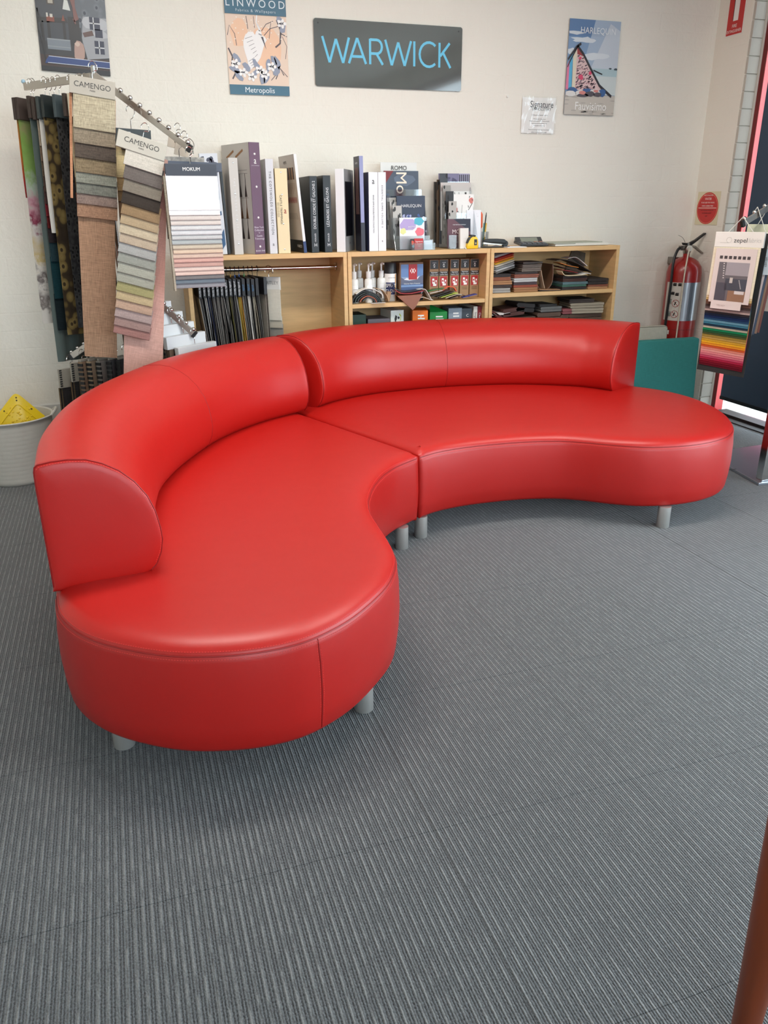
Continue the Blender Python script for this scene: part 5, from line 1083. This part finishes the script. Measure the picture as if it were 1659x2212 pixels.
L2 = [(BL, [rect(0, 1, Z0, Z1)]), (P_(234, 190, 158), sq([blob(.62, .55, .3, .3, 12), blob(.2, .75, .15, .2, 12)])), (BRD, sq(stems)), (P_(240, 226, 214), sq([blob(.06+.14*k % 1, .6+.37*((k*.37) % 1), .012, .009, 6) for k in range(34)])), (WF, sq([bird, stroke([(.55, .78), (.50, .90), (.515, 1.0)], .02), stroke([(.57, .78), (.52, .88)], .012)])),
   (P_(120, 112, 116), sq([stroke([(.30+.03*k, .66-.05*k), (.42+.015*k, .70-.05*k)], .006) for k in range(6)]+[stroke([(.34+.02*k, .34-.03*k), (.44+.02*k, .40-.03*k)], .006) for k in range(4)])), (P_(74, 66, 74), sq([[(.565, .70), (.60, .70), (.645, .52)]])), (P_(150, 146, 150), sq([stroke([(.53, .74), (.58, .72)], .016)])),
   (GF, sq(fl_g)), (WF, sq(fl_w)), (P_(96, 92, 104), sq([blob(x, y_, .018, .012, 7) for x, y_ in ((.12, .30), (.24, .18), (.38, .12), (.52, .22), (.72, .28), (.60, .16), (.92, .90))])), (TEAL, [rect(0, 1, 0, Z0), rect(0, 1, Z1, 1)])]
poster('poster', 'teal-bordered poster of a white heron among blossom on a peach ground', .662, .960, 1.792, 2.222, L2, BL, tilt=0, texts=[('LINWOOD', .5, .905, .046, P_(214, 222, 226), {'space': 1.45}), ('Fabrics & Wallpapers', .5, .836, .017, P_(190, 204, 210), {'space': 1.3}), ('Metropolis', .5, .048, .034, P_(224, 230, 232))], grp='posters on the back wall')
# slate sign with raised blue letters
sg = thing('wall_sign', 'dark slate glossy sign with pale blue capitals in the middle of the wall', 'sign', (1.096, YW-.006, 1.842))
SLT = mat('slate_gloss', (86, 90, 88), .06, 0, .8, coat=.6)
rr = .012; pl = []
for cx_, cz_, a0 in ((.801-rr, rr, -PI/2), (.801-rr, .298-rr, 0), (rr, .298-rr, PI/2), (rr, rr, PI)):
    pl += [(cx_+rr*math.cos(a0+PI/2*k/4), cz_+rr*math.sin(a0+PI/2*k/4)) for k in range(5)]
MB().prism(pl, 0, .004, SLT).build('panel', sg)
for x, z in ((.022, .278), (.779, .278)): MB().lathe([(0, .002), (.004, .0015), (.004, 0)], c((26, 28, 28), .4), 10, T=Matrix.Translation((x, 0, z)) @ Matrix.Rotation(PI/2, 4, 'X')).build('screw', sg)
LB = P_(96, 190, 224)
def letters(root, strokes, x, z, s_, w, m_, y_=-.0015):
    for ch in strokes:
        b = MB()
        for i, ply in enumerate(ch): b.prism([(x+u*s_, z+v*s_) for u, v in stroke(ply, w)], y_-.00012*i, -.0002, m_)
        b.build('letter', root)
q = .145
arc = [(1.06+.36*math.cos(a)*.98, .36*math.sin(a)*1.35+.5) for a in ()]
GLY = [[[(0, 1), (.31, 0)], [(.31, 0), (.62, .92)], [(.62, .92), (.93, 0)], [(.93, 0), (1.22, 1)]],
       [[(1.20, 0), (1.60, 1)], [(1.60, 1), (2.00, 0)], [(1.36, .28), (1.85, .28)]],
       [[(2.20, 0), (2.20, 1)], [(2.20, .97)]+[(2.52+.24*math.cos(a), .70+.27*math.sin(a)) for a in [PI/2-PI*k/8 for k in range(9)]]+[(2.20, .43)], [(2.50, .43), (2.80, 0)]],
       [[(2.92, 1), (3.23, 0)], [(3.23, 0), (3.54, .92)], [(3.54, .92), (3.85, 0)], [(3.85, 0), (4.16, 1)]],
       [[(4.32, 0), (4.32, 1)]],
       [[(5.06+.46*math.cos(a)-.02, .5+.49*math.sin(a)) for a in [PI*.26+PI*1.48*k/14 for k in range(15)]]],
       [[(5.56, 0), (5.56, 1)], [(5.60, .46), (6.06, 1)], [(5.74, .60), (6.12, 0)]]]
letters(sg, GLY, .042, .108, .1135, .105, LB, -.0005)
# beach tent poster
random.seed(9)
L3 = [(P_(96, 126, 166), [rect(0, 1, .17, 1)]), (P_(124, 150, 182), [rect(0, 1, .17, .82)]), (P_(160, 176, 196), [[(.5, 1), (1, 1), (1, .5), (.3, .5)]]), (P_(190, 198, 208), [[(.8, .97), (1, .9), (1, .4), (.4, .4)]]), (P_(206, 212, 218), [blob(.30, .79, .24, .03, 14, .3), blob(.15, .86, .14, .02, 12, .3), blob(.55, .63, .25, .04, 14, .3), blob(.06, .67, .09, .03, 10, .3)]), (P_(168, 190, 196), [rect(.5, 1, .38, .50)]), (P_(196, 204, 204), [rect(.5, 1, .22, .42)]), (P_(70, 84, 92), [blob(.86, .505, .03, .01), blob(.97, .50, .04, .012)]),
  (P_(190, 182, 172), [rect(0, 1, 0, .215)]), (P_(172, 164, 156), [blob(random.random(), random.random()*.2, .06, .008, 8, .3) for _ in range(24)]), (P_(216, 120, 150), [[(.0, .52), (.05, .58), (.07, .26), (0, .27)]]), (P_(88, 168, 206), [[(.04, .60), (.10, .64), (.11, .27), (.05, .27)]]), (P_(216, 206, 184), [[(.10, .66), (.18, .70), (.185, .27), (.12, .27)]]), (P_(214, 184, 182), [[(.17, .71), (.22, .70), (.76, .22), (.18, .27)]]), (P_(176, 136, 140), [blob(.2+.05*(k % 8), .29+.05*(k//8), .018, .012, 7, .4) for k in range(40) if .29+.05*(k//8) < .68-(.05*(k % 8))*.95]),
  (P_(72, 58, 70), [stroke([(u, v), (u+.035, v+.012)], .008) for u, v in [(.185+random.random()*.5, .27+random.random()*.40) for _ in range(240)] if v < .70-(u-.17)*.95]), (P_(206, 72, 104), [blob(.28, .40, .05, .03), blob(.46, .45, .03, .02), blob(.24, .60, .03, .015)]), (P_(150, 60, 58), [[(.17, .70), (.24, .70), (.30, .62), (.18, .64)]]), (P_(50, 46, 50), [stroke([(.17, .725), (.30, .64), (.50, .46), (.66, .32), (.92, .205)], .030), stroke([(.24, .75), (.16, .715), (0, .58)], .030), stroke([(.18, .72), (.06, .58), (0, .50)], .018), stroke([(.52, .48), (.7, .44)], .012)]),
  (P_(60, 92, 140), [blob(.42, .26, .09, .025), blob(.72, .24, .08, .04), blob(.12, .26, .10, .03)]), (P_(214, 210, 206), [blob(.10, .225, .12, .03), blob(.30, .23, .10, .03), blob(.58, .25, .1, .03)]), (P_(84, 76, 82), [blob(.48, .225, .10, .03), blob(.64, .22, .08, .025), blob(.34, .21, .12, .02)]), (P_(206, 130, 122), [blob(.33, .235, .07, .02), blob(.6, .26, .05, .015)])]
poster('poster', 'tall beach poster with a driftwood tent of printed cloth, at the right of the wall', 2.529, 2.852, 1.748, 2.215, L3, P_(150, 160, 170), lift=.006, th=.003, texts=[('HARLEQUIN', .56, .885, .043, P_(222, 226, 230), {'sx': .95}), ('Fauvisimo', .52, .09, .058, P_(236, 234, 230), {'sx': .9}), ('VOL. 2', .42, .032, .012, P_(70, 66, 64))], grp='posters on the back wall')
# laminated notice: a wavy clear pouch over a printed sheet
ln = thing('laminated_notice', 'small laminated notice with crinkled glossy plastic left of the beach poster', 'notice', (2.262, YW-.004, 1.642))
MB().box(.006, .214, -.001, 0, .006, .185, c((240, 238, 234), .7)).build('sheet', ln)
txt(ln, 'Signature', .046, (.128, -.0022, .150), c((50, 48, 50), .6), sx=.85); txt(ln, 'UPHOLSTERY', .020, (.128, -.0022, .127), c((70, 70, 72), .6))
for k, (s_, z) in enumerate((('Trading terms: deposit required', .098), ('All materials, labour and', .078), ('freight quoted plus GST. Twelve month', .068), ('guarantee on workmanship for', .056), ('every piece of furniture', .045), ('Terms are strictly seven days from invoice', .024), ('unless a trading account is held', .012))): txt(ln, s_, .0078, (.118, -.0022, z), c((90, 88, 88), .6))
b = MB(); n, k_ = 36, 30; vs = []
for j in range(k_+1):
    for i in range(n+1):
        u, v = i/n, j/k_
        vs.append((.218*u, -.0095-.0022*math.sin(9*u+5*v)-.0016*math.sin(21*u-6*v+1)-.0012*math.sin(13*v+7*u), .190*v))
b.add(vs, [(j*(n+1)+i, j*(n+1)+i+1, (j+1)*(n+1)+i+1, (j+1)*(n+1)+i) for j in range(k_) for i in range(n)], clear('laminate', (254, 254, 254), .02, .10)); o = b.build('plastic_pouch', ln, smooth='all')
if o.data.polygons[0].normal.y > 0: o.data.flip_normals()
pt_ = thing('wall_putty_dab', 'small white dab of putty left on the wall by the laminated notice', 'putty', (2.176, YW-.001, 1.826)); MB().ball((0, 0, 0), .006, c((232, 230, 226), .6), 8).build('dab', pt_, smooth=True)
# signs on the pier
XW = 3.507
RS = P_(190, 38, 36)
fs = thing('wall_sign', 'red fire extinguisher sign high on the pier', 'sign', (XW-.0012, 4.278, 2.158), 0, 'safety signs on the pier', rot=(0, 0, -PI/2))
MB().box(0, .134, -.0015, 0, 0, .36, P_(232, 226, 220)).build('sheet', fs)
decal('print', fs, .134, .36, [(RS, [rect(.03, .97, .012, .985)]), (P_(40, 20, 20), [rect(.33, .66, .215, .88)]), (P_(232, 228, 224), [rect(.37, .66, .20, .86)]), (P_(232, 228, 224), [rect(.45, .60, .84, .92)])], y0=-.0018)
txt(fs, 'FIRE', .024, (.067, -.0035, .046), P_(240, 232, 228), sx=.9); txt(fs, 'EXTINGUISHER', .0205, (.067, -.0035, .021), P_(240, 232, 228), sx=.82)
os_ = thing('wall_sign', 'red oval water extinguisher sign on a cream plate above the extinguisher', 'sign', (XW-.0012, 4.335, 1.150), 0, 'safety signs on the pier', rot=(0, 0, -PI/2))
MB().box(0, .20, -.0015, 0, 0, .19, P_(214, 204, 172)).build('plate', os_)
ov = lambda rx, rz: [(.5+rx*math.cos(2*PI*k/32), .5+rz*math.sin(2*PI*k/32)) for k in range(32)]
decal('print', os_, .20, .19, [(RS, [ov(.47, .48)]), (P_(236, 150, 120), [ov(.44, .45)]), (RS, [ov(.43, .44)]), (P_(240, 230, 220), [rect(.10, .90, .50, .515)])], y0=-.0018)
for s_, z, sz, m_ in (('FIRE EXTINGUISHER', .168, .010, 0), ('WATER', .148, .019, 0), ('TO BE USED FOR WOOD,', .127, .0115, 0), ('PAPER, RUBBISH FIRES', .108, .0115, 0), ('NOT FOR ELECTRICAL OR', .083, .0105, 1), ('FLAMMABLE LIQUID', .067, .0105, 1), ('FIRES', .050, .0105, 1)): txt(os_, s_, sz, (.10, -.0035, z), P_(240, 230, 224) if not m_ else P_(80, 20, 20), sx=.9)

# ------------------------------------------------------------------ fire extinguisher
fe = thing('fire_extinguisher', 'red fire extinguisher with silver label band hanging in the corner by the pier', 'fire extinguisher', (3.385, 4.225, .42)); FR = mat('extinguisher_red', (142, 22, 20), .3, coat=.2)
R_ = .104
MB().lathe([(0, .004), (R_*.9, 0), (R_, .012), (R_, .455), (R_*.93, .49), (R_*.72, .522), (R_*.4, .54), (.020, .548), (.020, .565), (0, .565)], FR, 36).build('cylinder', fe, smooth=True)
band(fe, 'instruction_label', R_+.0008, -PI*1.04, -PI*.715, .17, .40, c((190, 184, 176), .5), 12); band(fe, 'silver_label', R_+.0008, -PI*.715, -PI*.22, .17, .40, mat('foil', (176, 178, 184), .3, 1), 14); band(fe, 'weld_ring', R_+.0006, -PI*1.2, 0, .112, .117, c((110, 18, 18), .4), 14); band(fe, 'service_tag', R_+.0014, -PI*1.0, -PI*.86, .085, .11, c((214, 212, 206), .5), 4)
def onc(a, z, r_=R_+.0016): return (r_*math.cos(a), r_*math.sin(a), z)
for a, z, kind in ((-PI*.80, .275, 'no'), (-PI*.91, .285, 'ok'), (-PI*.80, .21, 'no'), (-PI*.90, .21, 'ok'), (-PI*.87, .335, 'bar'), (-PI*.79, .33, 'bar'), (-PI*.85, .388, 'bar'), (-PI*.76, .388, 'bar')):
    b = MB()
    if kind == 'no':
        b.tube([onc(a+.20*math.cos(2*PI*k/16), z+.021*math.sin(2*PI*k/16)) for k in range(16)], .0016, c((150, 40, 40), .5), 4, True); b.tube([onc(a-.13, z+.014), onc(a+.13, z-.014)], .0014, c((150, 40, 40), .5), 4); b.tube([onc(a-.06, z-.010), onc(a+.02, z+.010)], .003, DK, 4)
    elif kind == 'ok': b.tube([onc(a-.07, z-.014), onc(a-.07, z+.014), onc(a+.07, z+.014), onc(a+.07, z-.014)], .0016, DK, 4, True); b.tube([onc(a, z-.010), onc(a, z+.008)], .004, c((90, 110, 100), .5), 4)
    else: b.tube([onc(a-.09, z), onc(a+.09, z)], .009, DK, 4)
    b.build('pictogram', fe)['kind'] = 'stuff'
VB = mat('valve_metal', (150, 146, 140), .3, 1)
MB().lathe([(.018, .56), (.024, .575), (.024, .60), (.014, .607), (.014, .628), (0, .63)], VB, 18).box(-.055, .0, -.012, .012, .585, .612, VB).build('valve', fe, smooth=True)
MB().prism([(-.04, .63), (0, .625), (.05, .645), (.115, .685), (.12, .678), (.05, .630), (.02, .612), (-.03, .615)], -.011, .011, BLACK).build('squeeze_lever', fe, bevel=.002)
MB().prism([(-.01, .605), (.05, .598), (.115, .56), (.118, .568), (.055, .610), (0, .618)], -.010, .010, VB).build('carry_handle', fe, bevel=.002)
MB().lathe([(.017, -.006), (.017, .006)], c((220, 218, 210), .3), 16, T=Matrix.Translation((-.005, -.028, .597)) @ Matrix.Rotation(PI/2, 4, 'X')).build('pressure_gauge', fe, smooth=True)
MB().tube(spline([(-.04, 0, .60), (-.075, -.01, .59), (-.105, -.02, .52), (-.112, -.03, .40), (-.116, -.03, .2), (-.112, -.02, .03)], 5), .008, BLACK, 8).build('hose', fe, smooth=True)
MB().tube(spline([(-.02, -.045, .60), (-.05, -.075, .54), (-.067, -.089, .44), (-.069, -.09, .2), (-.07, -.089, .0)], 5), .0045, c((196, 186, 168), .6), 6).build('safety_strap', fe, smooth=True)
MB().tube(spline([(-.02, 0, .63), (-.06, -.02, .66), (-.10, -.03, .675)], 4), .0012, VB, 5).build('pull_pin_wire', fe)
MB().box(-.03, .03, .06, .143, .50, .54, VB).box(-.02, .02, .1, .143, .2, .24, VB).build('wall_bracket', fe)

# ------------------------------------------------------------------ upholstered panels behind the far end of the sofa
def pad(name, label, loc, w, d, h, m_, rot, rad=.02, cat='panel', pipe=None):
    t = thing(name, label, cat, loc, 0, 'upholstered panels behind the sofa', rot=rot)
    MB().box(0, w, 0, d, 0, h, m_).build('padding', t, bevel=rad, smooth=True)
    if pipe: MB().tube([(rad*.4, d*.1, rad), (rad*.4, d*.1, h-rad*.8), (rad, d*.1, h-rad*.3), (w-rad, d*.1, h-rad*.3), (w-rad*.4, d*.1, h-rad*.8), (w-rad*.4, d*.1, rad)], .003, pipe, 6).build('piping', t, smooth=True)
    return t
LINEN = fabric((176, 172, 158), .15); TQ = fabric((58, 128, 124), .12)
pad('upholstered_panel', 'pale grey upholstered panel leaning behind the teal one', (2.80, 4.085, 0), .42, .065, .575, LINEN, (-.06, 0, -.05), .018, pipe=c((120, 116, 106), .7))
pad('upholstered_panel', 'teal upholstered panel standing behind the far end of the sofa', (2.76, 3.985, 0), .56, .07, .505, TQ, (-.02, -.03, -.18), .010)
# ------------------------------------------------------------------ tub with the yellow board
tb = thing('storage_tub', 'round white ribbed plastic tub on the floor at the left wall side', 'tub', (-.565, 4.165, 0)); TW = c((206, 203, 195), .5)
prof = [(0, .003), (.150, 0), (.158, .008)]
for k in range(13): z_ = .02+.024*k; r_ = .160+.033*k/13; prof += [(r_, z_), (r_+.0016, z_+.008), (r_+.0016, z_+.016)]
prof += [(.195, .345), (.200, .350), (.203, .358), (.198, .362), (.191, .356), (.152, .02), (0, .018)]
prof = [(a, e*.90) for a, e in prof]
MB().lathe(prof, TW, 48).build('tub_wall', tb, smooth=True)
for a in (0, PI): MB().tube(spline([(.198*math.cos(a+.25), .198*math.sin(a+.25), .318), (.215*math.cos(a+.12), .215*math.sin(a+.12), .338), (.215*math.cos(a-.12), .215*math.sin(a-.12), .338), (.198*math.cos(a-.25), .198*math.sin(a-.25), .318)], 5), .007, TW, 8).build('handle', tb, smooth=True)
yb = thing('plastic_board', 'bright yellow plastic board standing point up in the white tub', 'board', (-.525, 4.13, .022), 0, None, rot=(-.13, .02, .12)); YP = c((238, 204, 22), .3)
pl = [(-.105, 0), (.105, 0), (.128, .245), (.126, .268), (.115, .288), (.022, .392), (.010, .402), (0, .405), (-.010, .402), (-.022, .392), (-.115, .288), (-.126, .268), (-.128, .245)]
MB().prism(pl, 0, .010, YP).build('plate', yb, bevel=.003, smooth=True)
ri = [(x*.74, .20+(z-.20)*.74) for x, z in spline([Vector((x, z)) for x, z in pl], 2, True)]
MB().tube([(x, -.001, z) for x, z in ri], .003, YP, 6, True).build('raised_rim', yb, smooth=True)
HO = c((60, 48, 12), .6)
for x, z in ((0, .386), (0, .372), (.062, .325), (-.062, .325), (.113, .265), (-.113, .265), (.098, .262), (-.098, .262)): MB().lathe([(0, .0006), (.004, .0005), (.004, 0)], HO, 10, T=Matrix.Translation((x, -.0002, z)) @ Matrix.Rotation(PI/2, 4, 'X')).build('hole', yb)
b = MB(); random.seed(3)
for _ in range(40):
    x, z = random.uniform(-.06, .06), .28+random.uniform(-.04, .06); b.ball((x, 0, z), random.uniform(.002, .005), YP, 6)
o = b.build('cast_relief', yb, smooth=True); o['kind'] = 'stuff'

# ------------------------------------------------------------------ sample stand by the window
rs = thing('display_stand', 'chrome sample stand on a flat base plate by the window', 'display stand', (3.15, 3.05, 0), 0)
MB().zprism([(-.314, -.245), (.22, -.275), (.30, .275), (-.223, .257)], 0, .014, mat('base_plate_steel', (182, 190, 200), .30, .85)).build('base_plate', rs, bevel=.002)
MB().box(-.285, -.235, -.232, -.190, .014, 1.55, CHROME).build('post', rs, bevel=.003)
MB().box(.21, .25, .20, .24, .014, 1.55, CHROME).build('post', rs, bevel=.003)
MB().box(-.335, -.262, -.035, -.032, .0142, .0150, BLACK).build('slot', rs)
E_ = Vector((2.906-3.15, 3.25-3.05, 1.180)); A_ = Vector((.21, .22, 1.40))
arm(rs, A_, E_, 6, .35, .985, .0105, .010, .028)
def strap(root, x, z, top):
    b = MB(); bar(b, (x, -.002, z), (top[0], -.002, top[1]), .010, .0022, c((226, 220, 208), .5)); b.build('strap', root)
def strapped(label, loc, yaw, w, hh, h0, hm, grp='hangers on the stand by the window'):
    t = thing('sample_hanger', label, 'hanger', loc, yaw, grp)
    MB().box(-w/2, w/2, -.018, .010, -h0-hh, -h0, hm).build('header', t, bevel=.0015)
    for x in (-.055, .055): strap(t, x, -h0, (0, .0))
    return t
HZ = c((228, 222, 212), .5)
z1 = strapped('white-headed hanger with a room picture and a rainbow of velvet swatches, nearest the wall', (2.892, 3.235, 1.212), -.93, .222, .072, .068, HZ)
txt(z1, 'zepel', .030, (.008, -.0187, -.107), c((40, 40, 44), .6), align='LEFT' if False else 'CENTER'); txt(z1, 'fabrics', .028, (.072, -.0187, -.107), c((196, 192, 186), .6), sx=.8)
MB().tube([(-.085+.012*k, -.0185, -.118+.0) for k in range(4)]+[(-.045+.012*math.cos(a), -.0185, -.105+.013*math.sin(a)) for a in [-PI/2+2*PI*k/10 for k in range(11)]], .0005, c((170, 166, 160), .6), 4).build('emblem', z1)
shear_, skew_ = -.02, .02
def skewed(root, name, x0, x1, ya, yb_, zt, zb, m_, sk=skew_, sh=shear_):
    vs = []
    for y_ in (ya, yb_):
        for x, z in ((x0, zt), (x1, zt), (x1, zb), (x0, zb)): vs.append((x+sh*(-z), y_, z-sk*((x+.116)/.232)*min(1, -z/.75)))
    return MB().add(vs, [(0, 3, 2, 1), (4, 5, 6, 7), (0, 1, 5, 4), (1, 2, 6, 5), (2, 3, 7, 6), (3, 0, 4, 7)], m_).build(name, root)
PK = c((216, 200, 192), .6)
skewed(z1, 'picture_card', -.094, .094, -.022, -.020, -.142, -.395, PK)
pic = MB()
def quad(x0, x1, zt, zb, m_, y_=-.0226):
    pic.add([(x+shear_*(-z), y_, z-skew_*((x+.116)/.232)*min(1, -z/.75)) for x, z in ((x0, zt), (x1, zt), (x1, zb), (x0, zb))], [(0, 3, 2, 1)], m_)
quad(-.070, .070, -.205, -.385, P_(104, 98, 100)); quad(-.035, .070, -.205, -.265, P_(158, 150, 152), -.0229); quad(-.030, .070, -.280, -.335, P_(70, 72, 80), -.0229); quad(-.070, -.02, -.30, -.385, P_(78, 76, 84), -.0229); quad(-.01, .07, -.335, -.385, P_(142, 106, 82), -.0232); quad(.02, .065, -.335, -.35, P_(206, 196, 190), -.0235); quad(-.01, .004, -.275, -.30, P_(196, 186, 176), -.0235)
for k in range(7): quad(.032+.002*k, .036+.002*k, -.285-.006*k, -.288-.006*k, P_(220, 214, 208), -.0235); quad(-.05+.001*k, -.044+.001*k, -.21-.011*k, -.214-.011*k, P_(216, 210, 204), -.0235); quad(-.072+.021*k, -.058+.021*k, -.176, -.190, P_(70, 62, 62), -.0228)
pic.build('room_print', z1)['kind'] = 'stuff'
vel = [(226, 214, 186), (214, 194, 150), (196, 168, 110), (120, 84, 62), (96, 70, 58), (70, 56, 52), (104, 90, 88), (172, 150, 142), (48, 42, 44), (30, 38, 56), (28, 44, 80), (38, 66, 96), (96, 140, 156), (60, 112, 130), (30, 50, 66), (168, 160, 140), (24, 120, 76), (38, 84, 50), (70, 78, 44), (150, 124, 56), (176, 142, 72), (196, 150, 50), (226, 166, 40), (222, 140, 40), (196, 84, 40), (216, 130, 110), (226, 150, 140), (222, 130, 132), (206, 110, 120), (190, 70, 96), (170, 36, 64), (132, 22, 40), (112, 18, 34), (96, 16, 30)]
for i, rgb in enumerate(vel):
    zb = -.365-.0108*i; yb_ = -.018+.0022*i
    skewed(z1, 'swatch', -.108, .106, yb_, yb_+.0017, -.135-.2*(i > 2)-.006*i, zb, fabric(rgb, .12), skew_*1.25 if i > 3 else skew_)
skewed(z1, 'tag', -.080, .062, -.0255, -.0235, -.385, -.425, PK)
txt(z1, 'VELVET', .012, (-.040, -.0262, -.412), c((180, 160, 152), .6), rot=(PI/2, .12, 0))
skewed(z1, 'backing_board', -.116, .118, .059, .066, -.075, -.752, c((40, 38, 36), .7))
z2 = strapped('pale pink board with white header hanging to the right of the velvet swatches', (2.985, 3.255, 1.255), -.90, .20, .07, .115, HZ)
for k, (rgb, L_) in enumerate((((222, 202, 196), .60), ((70, 84, 104), .585), ((146, 116, 96), .58), ((120, 76, 70), .575))): skewed(z2, 'board' if k == 0 else 'swatch', -.10+.004*k, .10+.01*k, -.010+.007*k, -.004+.007*k, -.185, -L_, c(rgb, .6), .02, -.06)
MB().box(.052, .100, -.0165, -.0105, -.31, -.19, c((206, 214, 220), .5)).build('label_card', z2); txt(z2, 'VELVET', .014, (.078, -.0175, -.25), INK, DN); txt(z2, 'cs', .034, (-.012, -.0115, -.255), INK)
z3 = strapped('white-headed sample hanger with beige and teal cloths, farthest right in view', (3.085, 3.262, 1.295), -.88, .20, .07, .12, c((206, 204, 176), .5))
for k, (rgb, L_) in enumerate((((212, 196, 184), .52), ((170, 140, 120), .51), ((60, 118, 124), .47), ((40, 74, 92), .48))): skewed(z3, 'swatch', -.10, .10, -.010+.008*k, -.003+.008*k, -.19, -L_, fabric(rgb, .2), .02, -.06)
# ------------------------------------------------------------------ small table at the right edge: one tapered leg shows
tw = wood('teak', (134, 62, 32), .75, (30, 30, 3), .35)
ta = thing('side_table', 'reddish brown wooden table whose tapered leg stands at the lower right edge', 'table', (.826, .648, 0))
for x, y_ in ((0, 0), (.62, 0), (0, -.46), (.62, -.46)):
    MB().lathe([(.0, 0), (.0185, 0), (.0205, .004), (.0305, .35), (.038, .66), (.038, .70)], tw, 24, T=Matrix(((1, 0, .10 if x == 0 else -.10, x), (0, 1, 0, y_), (0, 0, 1, 0), (0, 0, 0, 1))) if False else Matrix.Translation((x, y_, 0))).build('leg', ta, smooth=True)
MB().box(-.05, .67, -.51, .05, .70, .725, tw).build('table_top', ta, bevel=.004)
for a in ((-.012, .632, -.012, .012), (-.012, .632, -.472, -.448)): MB().box(a[0], a[1], a[2], a[3], .635, .70, tw).build('apron', ta)

# ------------------------------------------------------------------ lettering becomes plain meshes
bpy.context.view_layer.update()
dg = bpy.context.evaluated_depsgraph_get()
for o in [o for o in S.objects if o.type == 'FONT']:
    me = bpy.data.meshes.new_from_object(o.evaluated_get(dg), depsgraph=dg)
    n = bpy.data.objects.new('lettering_mesh', me); C.objects.link(n)
    n.parent = o.parent; n.location = o.location; n.rotation_euler = o.rotation_euler; n.scale = o.scale
    nm = 'lettering'; bpy.data.objects.remove(o, do_unlink=True); n.name = nm
    n['kind'] = 'stuff'
